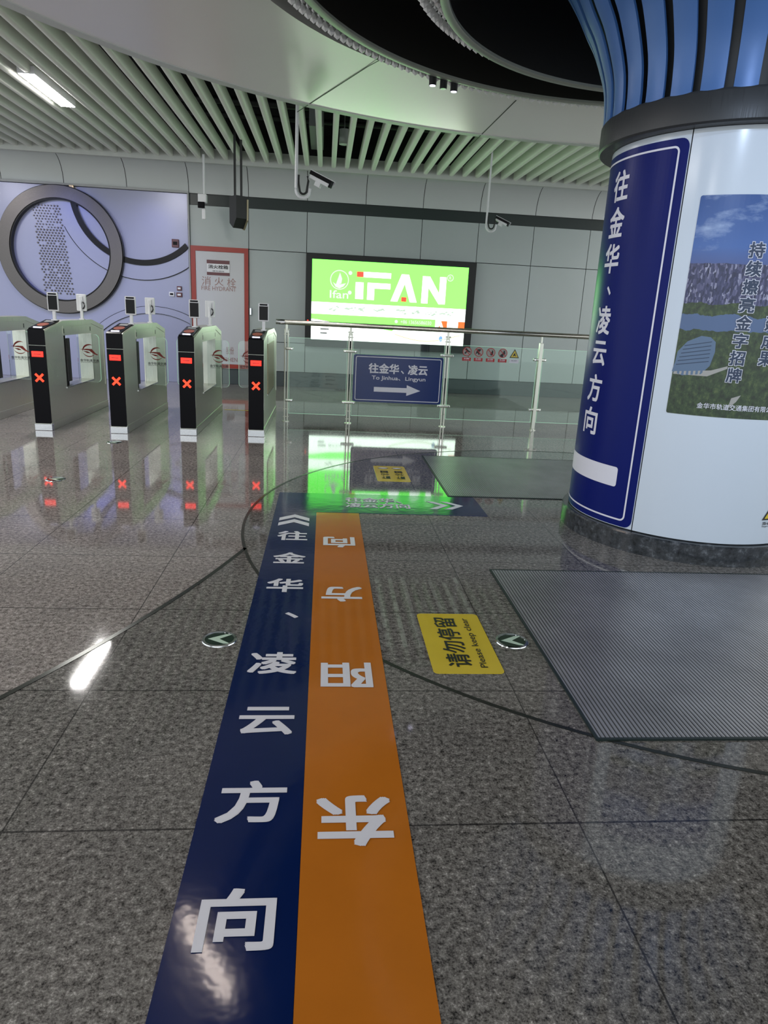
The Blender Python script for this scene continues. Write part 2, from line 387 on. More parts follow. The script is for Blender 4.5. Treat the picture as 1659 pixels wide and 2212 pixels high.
# back wall: separate panels before a dark backing
W = 13.0
XJ = [-2.36, -1.362, -.36, .648, 1.65, 2.662, 3.665, 4.70, 5.71, 6.72, 7.73, 8.74, 9.75, 11]
b = BM(); g = .005
box(b, -11, 11, W+.03, W+.2, 0, 5, mi=1)
for i in range(len(XJ)-1):
    x0, x1 = XJ[i]+g, XJ[i+1]-g
    zs = [.265, 2.335, 3.00]
    if -1.4 < XJ[i] < 2.0: zs = [.265, .785, 2.335, 3.00]
    for z0, z1 in zip(zs, zs[1:]): box(b, x0, x1, W, W+.03, z0+g, z1-g, .003)
struct('wall_back', b, [M['wall'], M['joint']])
b = BM(); box(b, -2.36, 11, W+.012, W+.03, 3.0, 3.17); struct('trim_3', b, M['band'])
b = BM(); box(b, -2.37, 11, W-.012, W+.03, 0, .262, .004); struct('baseboard_back', b, M['skirt'])
b = BM(); box(b, -11, -2.385, W-.02, W+.03, 0.0, 3.16, .004); struct('wall_left', b, M['art'])
b = BM(); box(b, -2.382, -2.358, W-.05, W+.02, 0, 3.165, .003); struct('trim_4', b, M['grey_plastic'])
b = BM(); box(b, -11, -2.36, W-.06, W+.02, 3.165, 3.20, .004); struct('trim_5', b, M['grey_plastic'])
# cove between wall and ceiling, in 1 m panels
b = BM()
cx = [-10.4, -9.4, -8.4, -7.4, -6.4, -5.4, -4.4, -3.38]+XJ
for x0, x1 in zip(cx, cx[1:]):
    rows = []
    for x in (x0+g, x1-g):
        rows.append([b.verts.new((x, 13.0-.38*(1-math.cos(a)), 3.18+.43*math.sin(a))) for a in [k*PI/2/12 for k in range(13)]])
    for k in range(12): b.faces.new((rows[0][k], rows[1][k], rows[1][k+1], rows[0][k+1]))
struct('trim_6', b, M['cove'], smooth=True)
b = BM()
rows = [[b.verts.new((x, 13.02-.38*(1-math.cos(a)), 3.17+.46*math.sin(a))) for a in [k*PI/2/12 for k in range(13)]] for x in (-11, 11)]
for k in range(12): b.faces.new((rows[0][k], rows[1][k], rows[1][k+1], rows[0][k+1]))
struct('trim_7', b, M['joint'])
b = BM(); box(b, -11, 11, 12.56, 12.64, 3.585, 3.80, .004); struct('trim_8', b, M['rim'])

# ------------------------------------------------------------------ ceiling: soffit, rim, slats, plenum
CR, RR, ZI, ZR = (2.73, 2.96), 6.10, 3.62, 3.45     # slat side rim circle
b = BM(); n = 128; rin = 3.40
inner, outer = [], []
for k in range(n):
    a = 2*PI*k/n
    inner.append(b.verts.new((C0[0]+rin*math.cos(a), C0[1]+rin*math.sin(a), ZI)))
    outer.append(b.verts.new((CR[0]+(RR-.10)*math.cos(a), CR[1]+(RR-.10)*math.sin(a), ZR)))
lipt = [b.verts.new((C0[0]+(rin+.01)*math.cos(2*PI*k/n), C0[1]+(rin+.01)*math.sin(2*PI*k/n), 3.80)) for k in range(n)]
back = [b.verts.new((v.co.x, v.co.y, 3.82)) for v in outer]
for k in range(n):
    j = (k+1) % n
    b.faces.new((inner[k], inner[j], outer[j], outer[k])); b.faces.new((inner[j], inner[k], lipt[k], lipt[j])); b.faces.new((lipt[k], lipt[j], back[j], back[k]))
struct('ceiling', b, M['soffit'], smooth=True)
b = BM(); lathe(b, [(RR-.11, ZR-.006), (RR+.02, ZR), (RR+.02, 3.80), (RR-.11, 3.80)], CR, n=160, closed=True); struct('trim_9', b, M['rim'], smooth=True)
# dark joints of the soffit panels
def soffit_z(x, y):
    ri = math.hypot(x-C0[0], y-C0[1])-3.40; ro = RR-.1-math.hypot(x-CR[0], y-CR[1]); return ZI+(ZR-ZI)*max(0, ri)/max(.01, ri+ro)
b = BM()
def seam(pts, wd=.006):
    L, R_ = [], []
    for i, p in enumerate(pts):
        q0, q1 = pts[max(i-1, 0)], pts[min(i+1, len(pts)-1)]
        t = Vector((q1[0]-q0[0], q1[1]-q0[1])).normalized(); nx, ny = -t.y*wd, t.x*wd; z = soffit_z(*p)-.002
        L.append(b.verts.new((p[0]+nx, p[1]+ny, z))); R_.append(b.verts.new((p[0]-nx, p[1]-ny, z)))
    for i in range(len(pts)-1): b.faces.new((L[i], L[i+1], R_[i+1], R_[i]))
jc = [(-.384, 6.875), (-.072, 7.116), (.336, 7.337), (1.12, 7.72), (1.952, 7.938)]
arc = [(2.75+3.62*math.cos(a), 4.36+3.62*math.sin(a)) for a in [math.radians(60+ (80)*k/30) for k in range(31)]]
seam(arc)
seam([(.465+(-.36-.465)*k/6, 7.175+(8.371-7.175)*k/6) for k in range(7)]); seam([(1.942+(1.688-1.942)*k/6, 7.996+(9.231-7.996)*k/6) for k in range(7)])
struct('trim_10', b, M['joint'])
# plenum above
b = BM(); box(b, -11, 11, -6, 13.1, 4.55, 4.65); struct('ceiling', b, M['plenum'])
# slats
slats = empty('slat_ceiling', (0, 0, 3.6), kind='structure')
P, wS, hS = .2185, .075, .15
k0 = int((-10.6-1.6)/P)
for k in range(k0, 42):
    x = 1.6+k*P
    q = RR*RR-(x-CR[0])**2
    y0 = CR[1]+math.sqrt(q)+.0 if q > 0 else -4
    if x < CR[0]-RR+.02: y0 = -3.5
    if x > CR[0]+RR: y0 = 3.0
    if x > 9.8: continue
    b = BM(); zb = 3.64
    sec = [(-wS/2, zb+hS), (-wS/2, zb+.02)]+[(-wS/2*math.cos(PI*j/6), zb+.02-.02*math.sin(PI*j/6)) for j in range(1, 6)]+[(wS/2, zb+.02), (wS/2, zb+hS)]
    prism(b, sec, lambda u, v, ww, x=x, y0=y0: (x+u, y0+ww, v), 12.58-y0)
    o = link('slat', b, M['slat'], slats, smooth=True); o.location = (0, 0, -3.6)

# services above the slats
t = empty('ceiling_speaker', (.21, 11.4, 3.76), 'white cylinder speaker hanging in the dark gap above the ceiling slats', 'speaker')
b = BM(); cyl(b, (0, 0, 0), (0, 0, .2), .075, 24); link('housing', b, M['white_plastic'], t, True)
b = BM(); cyl(b, (0, 0, .2), (0, 0, .78), .008, 8); link('hanger', b, M['grey_plastic'], t)
b = BM(); box(b, -.30, -.10, 10.9, 12.4, 3.86, 4.2, .01); tag(link('air_duct', b, M['grey_plastic']), 'pale grey duct box seen between the slats over the lit advert', 'duct')
for i, (y, z, rr) in enumerate(((11.0, 4.12, .05), (11.6, 4.3, .03), (12.1, 4.2, .04))):
    b = BM(); cyl(b, (-7, y, z), (9, y, z), rr, 12); tag(link('ceiling_pipe', b, M['dark'], smooth=True), 'dark pipe crossing above the ceiling slats', 'pipe', 'pipes above the slats')

# long lamps between the slats
def lamp(x, y0, y1, label):
    t = empty('ceiling_lamp', (x, (y0+y1)/2, LAMP_Z), label, 'lamp', 'lamps in the slat ceiling')
    L = y1-y0
    b = BM(); box(b, -.09, .09, -L/2-.02, L/2+.02, .012, .09, .004); link('housing', b, M['white_plastic'], t)
    b = BM(); flat(b, [(-.082, -L/2), (-.082, L/2), (.082, L/2), (.082, -L/2)], lambda u, v: (u, v, .008))
    mm = M['lamp']
    link('diffuser', b, mm, t)
for i, L in enumerate(LAMPS):
    lamp(*L, 'glowing white strip lamp in the slat ceiling above the ring sculpture' if i == 0 else 'white strip lamp set between the ceiling slats outside the view')

# ------------------------------------------------------------------ ring chandelier round the column head
ch = empty('ring_chandelier', (C0[0], C0[1], 3.3), 'black double ring chandelier edged with crystal beads around the column head', 'chandelier')
def chp(name, bm, m, smooth=True, parent=ch):
    o = link(name, bm, m, None, smooth)
    o.parent = parent; o.matrix_parent_inverse = Matrix.Translation((-C0[0], -C0[1], -3.3)); return o
dr = []
for (ri, ro, z0) in ((2.925, 2.97, 3.48), (1.885, 1.93, 3.30)):
    b = BM(); lathe(b, [(ri, z0+.03), (ro, z0+.03), (ro, 4.5), (ri, 4.5)], C0, n=128, closed=True); D = chp('drum', b, M['drum'])
    b = BM(); lathe(b, [(ri-.004, z0+.010), (ri+.01, z0), (ro+.004, z0), (ro+.004, z0+.03), (ri-.004, z0+.03)], C0, n=128, closed=True); o = chp('edge_trim', b, M['trim_metal'])
    dr.append(D)
def beads(rr, z0, nst, nb, rb, pitch):
    b = BM(); base = BM(); bmesh.ops.create_icosphere(base, subdivisions=1, radius=1)
    bv = [v.co.copy() for v in base.verts]; bf = [[v.index for v in fc.verts] for fc in base.faces]; base.free()
    for i in range(nst):
        a = 2*PI*i/nst
        for j in range(nb):
            cx_, cy_, cz_ = C0[0]+rr*math.cos(a), C0[1]+rr*math.sin(a), z0+j*pitch
            s = rb*(1.15 if j == 0 else .72)
            V = [b.verts.new((cx_+v.x*s, cy_+v.y*s, cz_+v.z*s*1.15)) for v in bv]
            for q in bf: b.faces.new([V[t_] for t_ in q])
    return b
for rr, z0, ns, nb in ((3.105, 3.525, 230, 5), (2.10, 3.42, 160, 6), (2.02, 3.44, 155, 6)):
    o = chp('bead_curtain', beads(rr, z0, ns, nb, .029, .055), M['crystal']); o['kind'] = 'stuff'
# spotlights under the outer ring
for i, (x, y) in enumerate(((.925, 7.14), (1.035, 7.205), (1.145, 7.27))):
    t = empty('spotlight', (x, y, 3.42), ('first', 'second', 'third')[i]+' from the left of three short black cylinder spotlights under the bead ring', 'spotlight', 'spotlights under the bead ring')
    b = BM(); cyl(b, (0, 0, 0), (0, 0, .085), .034, 20); link('housing', b, M['dark'], t, True)
    b = BM(); cyl(b, (0, 0, -.003), (0, 0, .002), .027, 20); link('lens', b, M['led_white'] if i != 1 else M['screen'], t)
    b = BM(); cyl(b, (0, 0, .085), (0, 0, .16), .008, 8); link('stem', b, M['dark'], t)

# ------------------------------------------------------------------ column
colm = empty('column', (C0[0], C0[1], 0), 'thick round station column with white cladding and flaring blue fins above', 'column')
def cp(name, bm, m, smooth=True, parent=colm):
    o = link(name, bm, m, None, smooth); o.parent = parent; o.matrix_parent_inverse = Matrix.Translation((-C0[0], -C0[1], 0)); return o
b = BM(); lathe(b, [(.60, 0), (.80, 0), (.80, .118), (.792, .128), (.60, .128)], C0, n=96, closed=True); cp('plinth', b, M['stone'])
b = BM(); lathe(b, [(RC-.02, .12), (RC-.02, 2.5)], C0, n=96); cp('core', b, M['joint'])
for k in range(5):
    a0, a1 = math.radians(222.2+72*k-72), math.radians(222.2+72*k); ga = .004
    b = BM(); lathe(b, [(RC-.015, .13), (RC, .135), (RC, 2.45), (RC-.015, 2.455)], C0, a0+ga, a1-ga, n=24); cp('cladding_panel', b, M['col_white'])
b = BM(); lathe(b, [(RC-.03, 2.452), (.835, 2.452), (.845, 2.462), (.845, 2.60), (.835, 2.615), (RC-.03, 2.615)], C0, n=96, closed=True); cp('collar', b, M['collar'])
prof = [(.835, 2.60), (.838, 2.70), (.863, 2.849), (.944, 3.054), (1.017, 3.179), (1.101, 3.325), (1.21, 3.48), (1.36, 3.68), (1.54, 3.90), (1.70, 4.10)]
def smooth_prof(P, n=4):
    out = []
    for i in range(len(P)-1):
        p0, p1, p2, p3 = P[max(i-1, 0)], P[i], P[i+1], P[min(i+2, len(P)-1)]
        for k in range(n):
            t_ = k/n
            out.append(tuple(.5*(2*p1[j]+(p2[j]-p0[j])*t_+(2*p0[j]-5*p1[j]+4*p2[j]-p3[j])*t_**2+(3*p1[j]-p0[j]-3*p2[j]+p3[j])*t_**3) for j in (0, 1)))
    return out+[P[-1]]
prof = smooth_prof(prof)
b = BM(); lathe(b, [(q-.05, z) for q, z in prof], C0, n=96); cp('fin_backing', b, M['dark'])
NF = 32
for k in range(NF):
    ac = math.radians(222.8+360/NF*k+5.625); hw = math.radians(4.0)
    b = BM(); rows = []
    for i in range(7):
        u = -1+2*i/6; a = ac+u*hw
        rows.append([b.verts.new((C0[0]+(q+.004*(1-u*u))*math.cos(a), C0[1]+(q+.004*(1-u*u))*math.sin(a), z)) for q, z in prof])
    for i in (0, 6):
        a = ac+(-1+2*i/6)*hw
        inn = [b.verts.new((C0[0]+(q-.016)*math.cos(a), C0[1]+(q-.016)*math.sin(a), z)) for q, z in prof]
        for j in range(len(prof)-1): b.faces.new((rows[i][j], rows[i][j+1], inn[j+1], inn[j]))
    for i in range(6):
        for j in range(len(prof)-1): b.faces.new((rows[i][j], rows[i+1][j], rows[i+1][j+1], rows[i][j+1]))
    bmesh.ops.recalc_face_normals(b, faces=b.faces); cp('fin', b, M['fin'])

def wrap_rrect(deg, cz, w_, h_, rad, rr, uv=False):
    b = BM(); N = max(8, int(w_/.025)); lay = b.loops.layers.uv.new('UVMap') if uv else None
    xs = sorted(set([-w_/2+w_*i/N for i in range(N+1)]+[s*(w_/2-rad+rad*math.sin(PI/2*k/6)) for s in (-1, 1) for k in range(7)]))
    def hz(x):
        e = abs(x)-(w_/2-rad)
        return h_/2 if e <= 0 else h_/2-rad+math.sqrt(max(0, rad*rad-e*e))
    fn = CY(deg, cz, rr)
    for xa, xb in zip(xs, xs[1:]):
        if xb-xa < 1e-5: continue
        q = [(xa, -hz(xa)), (xb, -hz(xb)), (xb, hz(xb)), (xa, hz(xa))]
        if uv:
            NZ = 1
        fc = b.faces.new([b.verts.new(fn(*p)) for p in q])
        if uv:
            for lp, p in zip(fc.loops, q): lp[lay].uv = (p[0]/w_+.5, p[1]/h_+.5)
    return b
# tall blue direction sign wrapped round the column
t = empty('column_direction_sign', (C0[0], C0[1], 0), 'tall dark blue sign wrapped on the column with white vertical characters', 'sign')
def cs(name, bm, m, parent=t): return cp(name, bm, m, False, parent)
arcw = lambda deg, rr=RC: math.radians(deg)*rr
b = wrap_rrect(185.5, 1.277, arcw(72.4), 2.275, .05, RC+.002); cs('panel', b, M['col_blue'])
b = BM(); ringflat(b, arcw(65.0), 2.20, .035, .011, CY(185.5, 1.277, RC+.004)); cs('border_line', b, M['white_ink'])
b = BM()
for chx, z in zip('往金华、凌云方向', (2.22, 2.011, 1.797, 1.603, 1.421, 1.213, .987, .772)):
    b = BM()
    if chx == '、': put_text(b, chx, .05, .055, CY(187, z, RC+.004), .03, cut=.02)
    else: put_text(b, chx, .180, .178 if chx != '云' else .155, CY(185.2, z, RC+.004), .028, cut=.02)
    cs('character', b, M['white_ink'])
b = wrap_rrect(185.5, .452, arcw(50.5), .128, .018, RC+.004); cs('white_bar', b, M['white_ink'])
# city poster
t = empty('city_poster', (C0[0], C0[1], 0), 'printed city view poster with dark brush characters on the white column', 'poster')
PW = arcw(59.2)
b = wrap_rrect(259, 1.507, PW, 1.205, .012, RC+.002, uv=True); cs('print', b, M['poster'], t)
pu = lambda deg: arcw(deg-259)
PF = CY(259, 0, RC+.0035)
b = BM()   # ribbed oval hall in the print
pts = [(-.40, 1.155), (-.34, 1.135), (-.24, 1.15), (-.20, 1.20), (-.185, 1.28), (-.19, 1.335), (-.22, 1.36), (-.27, 1.365), (-.34, 1.33), (-.385, 1.27), (-.39, 1.21)]
flatc(b, [(u+.005, v-.005) for u, v in pts], PF); cs('hall_picture', b, M['arena'], t)
b = BM()
for k in range(6): 
    v0 = 1.20+.022*k
    flatc(b, [(-.378+.006*k, v0-.012), (-.205, v0+.018), (-.205, v0+.022), (-.378+.006*k, v0-.008)], CY(259, 0, RC+.0045))
cs('hall_ribs', b, M['navy_ink'], t)
b = BM(); flatc(b, [(-.385, 1.135), (-.20, 1.135), (-.10, 1.185), (-.10, 1.20), (-.185, 1.17), (-.385, 1.15)], PF); flatc(b, [(-.05, 1.02), (.0, 1.04), (-.02, 1.0), (-.06, .96)], PF); cs('path_picture', b, M['sand'], t)
def brush(body, deg, zc, sz, parent):
    for bold, m_, rr in ((.075, M['white_ink'], RC+.005), (.032, M['navy_ink'], RC+.007)):
        b = BM()
        for i, c_ in enumerate(body): put_text(b, c_, sz*(1.08 if bold > .05 else 1), sz*(1.08 if bold > .05 else 1), CY(deg, zc[i], rr), bold, cut=.025)
        cs('lettering', b, m_, parent)
zr = [1.829-.0969*i for i in range(8)]
brush('持续擦亮金字招牌', 254.6, zr, .082, t)
brush('创建成果', 266.4, [zr[3]+.01, zr[4]+.005, zr[5]+.005, zr[6]+.005], .082, t)
b = BM(); put_text(b, '金华市轨道交通集团有限公司', arcw(34.5), .034, CY(259, .966, RC+.004), .012, cut=.03); cs('lettering', b, M['white_ink'], t)
# warning sticker on the column
t = empty('warning_sticker', (C0[0], C0[1], 0), 'yellow triangle warning sticker low on the white column', 'sticker')
b = BM(); flatc(b, [(-.075, 0), (.075, 0), (0, .13)], CY(286.5, .29, RC+.002)); cs('border', b, M['black_ink'], t)
b = BM(); flatc(b, [(-.058, .01), (.058, .01), (0, .11)], CY(286.5, .29, RC+.0035)); cs('field', b, M['yellow'], t)
b = BM(); flat(b, [(-.03, .018), (.025, .018), (.02, .045), (-.005, .06), (-.012, .04)], CY(286.5, .29, RC+.005)); cs('figure', b, M['black_ink'], t)
b = BM(); put_text(b, '当心触电', .13, .022, CY(286.5, .27, RC+.003), .02, cut=.03); put_text(b, 'Danger electric shock', .13, .012, CY(286.5, .249, RC+.003), .01, cut=.03); cs('lettering', b, M['black_ink'], t)

# ------------------------------------------------------------------ floor stickers
def slab(x0, x1, y0, y1, rad, z=.0025):
    b = BM(); w_, h_ = x1-x0, y1-y0
    prism(b, rrect(w_, h_, rad, 5, 0), lambda u, v, q: ((x0+x1)/2+u, (y0+y1)/2+v, z-q*z), 1) if False else None
    pts = rrect(w_, h_, rad, 5, 0); prism(b, pts, lambda u, v, q: ((x0+x1)/2+u, (y0+y1)/2+v, q), z)
    return b
def chevron(b, fn, L, wd, th, n=2, gap=.0, dirn='up'):
    """double chevron pointing +v ('up') or +u"""
    for k in range(n):
        o = -k*gap
        p = [(-wd/2, o-L), (0, o), (wd/2, o-L), (wd/2, o-L-th), (0, o-th), (-wd/2, o-L-th)]
        for tri in (p[:2]+[p[4], p[5]], [p[1], p[2], p[3], p[4]]):
            flat(b, tri, fn if dirn == 'up' else (lambda u, v: fn(v, u)))
def floor_sticker(name, label, x0, x1, y0, y1, m_, rad=.004):
    t = empty(name, ((x0+x1)/2, (y0+y1)/2, 0), label, 'floor sticker')
    o = link('sheet', slab(x0, x1, y0, y1, rad), M[m_], t); o.location = (-(x0+x1)/2, -(y0+y1)/2, 0); return t, (x0+x1)/2, (y0+y1)/2
def on(t, name, bm, m_):
    o = link(name, bm, M[m_], t); o.location = -Vector(t.location); return o
t, cx_, cy_ = floor_sticker('floor_strip', 'long dark blue floor strip with white upright characters and double chevron', -.326, -.031, .25, 4.781, 'blue_vinyl')
b = BM()
for c_, x0, x1, y0, y1 in (('往', -.27, -.08, 4.134, 4.321), ('金', -.269, -.081, 3.724, 3.907), ('华', -.271, -.081, 3.306, 3.489), ('、', -.156, -.093, 2.997, 3.059), ('凌', -.276, -.081, 2.477, 2.658),
                           ('云', -.268, -.075, 2.068, 2.239), ('方', -.278, -.08, 1.646, 1.828), ('向', -.265, -.083, 1.239, 1.416)):
    put_text(b, c_, x1-x0, y1-y0, FL((x0+x1)/2, (y0+y1)/2), .03)
on(t, 'lettering', b, 'white_ink')
b = BM(); chevron(b, FL(-.179, 4.704), .085, .205, .07, 2, .115); on(t, 'chevron', b, 'white_ink')
t, cx_, cy_ = floor_sticker('floor_strip', 'long orange floor strip with white upside-down characters beside the blue one', -.030, .273, .25, 4.776, 'orange_vinyl')
b = BM()
for c_, x0, x1, y0, y1 in (('向', .02, .219, 4.018, 4.22), ('方', .014, .225, 3.195, 3.388), ('阳', .016, .221, 2.376, 2.572), ('东', .008, .227, 1.55, 1.755)):
    put_text(b, c_, x1-x0, y1-y0, FL((x0+x1)/2, (y0+y1)/2), .035, rot=PI)
on(t, 'lettering', b, 'white_ink')
t, cx_, cy_ = floor_sticker('floor_crossbar', 'short blue floor sticker lying across the far end of the two strips', -.326, 1.222, 4.783, 5.312, 'blue_vinyl')
b = BM(); put_text(b, '往金华、', .43, .135, FL(.40, 5.142), .03); put_text(b, '凌云方向', .483, .135, FL(.427, 4.992), .03); on(t, 'lettering', b, 'white_ink')
b = BM(); chevron(b, FL(1.087, 5.04), .105, .215, .06, 2, .115, 'right'); on(t, 'chevron', b, 'white_ink')
t, cx_, cy_ = floor_sticker('keep_clear_sticker', 'yellow floor sticker with black sideways characters beside the orange strip', .475, .771, 2.490, 3.067, 'yellow', .022)
b = BM(); put_text(b, '请勿停留', .478, .105, FL(.597, 2.78), .018, rot=PI/2); put_text(b, 'Please keep clear', .478, .040, FL(.70, 2.775), .006, rot=PI/2); on(t, 'lettering', b, 'black_ink')
t, cx_, cy_ = floor_sticker('queue_sticker', 'small yellow floor sticker with two ovals and upside-down writing in front of the railing', .482, .774, 5.790, 6.392, 'yellow', .02)
b = BM()
for cx2 in (.567, .697):
    b = BM(); put_text(b, '请注意', .075, .09, FL(cx2, 6.14), .02, rot=PI); put_text(b, '小心', .075, .075, FL(cx2, 6.035), .02, rot=PI); put_text(b, '脚下', .075, .10, FL(cx2, 5.92), .02, rot=PI); on(t, 'lettering', b, 'black_ink')
for cx2 in (.567, .697): b = BM(); flat(b, circ_pts(.049, 24, 0, 0, .03), FL(cx2, 6.293, .0035)); on(t, 'oval', b, 'black_ink')
for cx2 in (.567, .697): b = BM(); flat(b, circ_pts(.042, 24, 0, 0, .022), FL(cx2, 6.293, .0045)); on(t, 'oval', b, 'white_ink')
# ribbed mats
for x0, x1, y0, y1, lb in ((.977, 3.6, 2.026, 3.682, 'grey ribbed floor mat in front of the column base'), (1.018, 3.3, 5.323, 6.945, 'grey ribbed floor mat behind the column near the railing')):
    t = empty('ribbed_mat', ((x0+x1)/2, (y0+y1)/2, 0), lb, 'mat', 'ribbed mats by the column')
    b = BM(); box(b, x0+.012, x1-.012, y0+.012, y1-.012, 0, .006); on(t, 'tread', b, 'ribs')
    b = BM(); holed(b, rrect(x1-x0, y1-y0, .004, 2, 0), rrect(x1-x0-.024, y1-y0-.024, .003, 2, 0), lambda u, v, q: ((x0+x1)/2+u, (y0+y1)/2+v, q), .007); on(t, 'frame', b, 'band')
# round arrow markers
for (x, y, rot, lb) in ((-.424, 2.778, 0, 'round green arrow marker in the floor beside the blue strip'), (.875, 2.784, 0, 'round green arrow marker in the floor between yellow sticker and mat'),
                        (-2.10, 5.53, 0, 'round arrow marker in the floor farther from the gates, beside a red reflection'), (-2.10, 7.12, 0, 'round arrow marker in the floor close to the foot of the second gate')):
    t = empty('floor_arrow_marker', (x, y, 0), lb, 'floor marker', 'arrow markers in the floor')
    b = BM(); lathe(b, [(.062, 0), (.062, .005), (.073, .004), (.075, 0)], (0, 0), n=40); link('rim', b, M['chrome'], t, True)
    b = BM(); cyl(b, (0, 0, 0), (0, 0, .003), .063, 40); link('disc', b, M['bottle_green'], t)
    b = BM()
    for p in ([(-.05, 0), (.022, .045), (.052, .045), (.0, 0)], [(-.05, 0), (.0, 0), (.052, -.045), (.022, -.045)]): flat(b, p, lambda u, v: (u, v, .0038))
    link('arrow', b, M['pale_green'], t)
# yellow tape over the gate lanes
for i, (x0, x1) in enumerate(((-4.28, -3.08), (-1.36, -.84))):
    b = BM(); box(b, x0, x1, 9.70, 9.74, 0, .002); tag(link('floor_tape', b, M['tape']), ('yellow tape line across the lane beside the cut-off gate', 'faint yellow tape line across the lane before the hydrant cabinet')[i], 'floor tape')

# ------------------------------------------------------------------ light box
SY = 12.885
t = empty('light_box', (1.14, 12.94, .72), 'large lit advertising box with green and white panel on the back wall', 'light box')
b = BM(); holed(b, [(-.36, .745), (2.655, .745), (2.655, 2.325), (-.36, 2.325)], [(-.255, .875), (2.52, .875), (2.52, 2.235), (-.255, 2.235)], lambda u, v, q: (u, 12.99-q, v), .12); on(t, 'frame', b, 'dark')
b = BM(); box(b, -.35, 2.645, 12.92, 12.985, .755, 2.315); on(t, 'back_tray', b, 'dark')
LBF = lambda k: (lambda u, v: (u, SY-.002*k, v))
b = BM(); flat(b, [(-.258, .87), (2.522, .87), (2.522, 1.325), (-.258, 1.325)][::1], LBF(0)); flat(b, [(-.258, 1.325), (2.522, 1.325), (2.522, 1.522), (-.258, 1.522)], LBF(0)); on(t, 'white_panel', b, 'lb_white')
b = BM(); flat(b, [(-.258, 1.522), (2.522, 1.522), (2.522, 2.24), (-.258, 2.24)], LBF(0))
up = [(-.258+ (2.24)*k/20, 1.318) for k in range(21)]
def swoosh(x):
    s = (x+.258)/2.3; return 1.21-.16*s+ .055*math.exp(-((s-.0)/.12)**2) + .03*math.sin(s*6.5-.6) - .02
low_ = [(x, min(1.30, max(1.178 if x > 1.2 else 1.05, swoosh(x)))) for x, _ in up]
for i in range(20): flat(b, [low_[i], low_[i+1], up[i+1], up[i]], LBF(1))
on(t, 'green_panel', b, 'lb_green')
b = BM(); flat(b, [(2.10, 1.18), (2.20, 1.18), (2.20, 1.30), (2.06, 1.30)], LBF(1)); on(t, 'orange_panel', b, 'lb_orange'); b = BM(); flat(b, [(2.40, 1.175), (2.522, 1.175), (2.522, 1.30), (2.40, 1.30)], LBF(1)); on(t, 'orange_panel', b, 'lb_orange'); b = BM(); flat(b, [(2.045, 1.19), (2.075, 1.19), (2.06, 1.225)], LBF(2)); on(t, 'orange_panel', b, 'lb_orange')
b = BM()
F4 = LBF(2)
flat(b, [(.649, 1.977), (1.137, 1.977), (1.137, 2.067), (.649, 2.067)], F4)            # bar of the first letters
flat(b, [(.514, 1.605), (.655, 1.605), (.655, 1.888), (.514, 1.888)], F4)
flat(b, [(.726, 1.600), (.850, 1.600), (.850, 1.889), (.726, 1.889)], F4); flat(b, [(.85, 1.796), (1.133, 1.796), (1.133, 1.889), (.85, 1.889)], F4)
flat(b, [(1.147, 1.595), (1.27, 1.595), (1.388, 1.90), (1.372, 2.061), (1.325, 2.061)], F4); flat(b, [(1.388, 1.90), (1.495, 1.595), (1.619, 1.595), (1.455, 2.061), (1.372, 2.061)], F4)
flat(b, [(1.698, 1.590), (1.815, 1.590), (1.815, 2.05), (1.704, 2.05)], F4); flat(b, [(2.015, 1.588), (2.131, 1.588), (2.131, 2.052), (2.015, 2.052)], F4); flat(b, [(1.815, 1.862), (2.015, 1.588), (2.06, 1.588), (2.06, 1.70), (1.835, 2.05), (1.815, 2.05)], F4)
on(t, 'lettering', b, 'lb_white'); b = BM()
flat(b, [(1.985, 1.185), (2.03, 1.185), (2.058, 1.26), (2.085, 1.185), (2.13, 1.185), (2.078, 1.315), (2.04, 1.315)], LBF(3))
on(t, 'small_letter', b, 'lb_white')
b = BM(); flat(b, [(.53, 1.977), (.649, 1.977), (.649, 2.067), (.53, 2.067)], F4); on(t, 'red_square', b, 'lb_red'); b = BM(); flat(b, [(1.339, 1.598), (1.432, 1.598), (1.432, 1.677), (1.339, 1.677)], F4); on(t, 'red_square', b, 'lb_red')
b = BM(); holed(b, circ_pts(.165, 40, .228, 1.91), circ_pts(.150, 40, .228, 1.91), lambda u, v, q: (u, SY-.004, v), 0)
flat(b, [(.165, 1.83), (.19, 1.905), (.235, 2.035), (.275, 1.93), (.262, 1.85), (.225, 1.835)], F4); flat(b, [(.11, 1.87), (.165, 1.835), (.24, 1.835), (.345, 1.86), (.30, 1.80), (.23, 1.765), (.16, 1.79)], LBF(3))
flat(b, circ_pts(.034, 20, .415, 2.035), F4); flat(b, circ_pts(.034, 20, .415, 1.705), F4)
put_text(b, 'Ifan', .33, .135, LBF(2) if False else (lambda u, v: (.228+u, SY-.004, 1.665+v)), .02)
on(t, 'emblem', b, 'lb_pale')
b = BM(); holed(b, circ_pts(.058, 28, 2.20, 2.045), circ_pts(.046, 28, 2.20, 2.045), lambda u, v, q: (u, SY-.004, v), 0); put_text(b, 'R', .04, .055, lambda u, v: (2.20+u, SY-.004, 2.045+v), .01); on(t, 'registered_mark', b, 'lb_pale'); b = BM()
put_text(b, '+86 13656586030', .56, .062, lambda u, v: (1.63+u, SY-.006, 1.252+v), .01); on(t, 'phone_number', b, 'lb_pale'); b = BM(); flat(b, circ_pts(.03, 14, 1.27, 1.25), LBF(3)); on(t, 'phone_symbol', b, 'lb_pale')
rnd = random.Random(3)
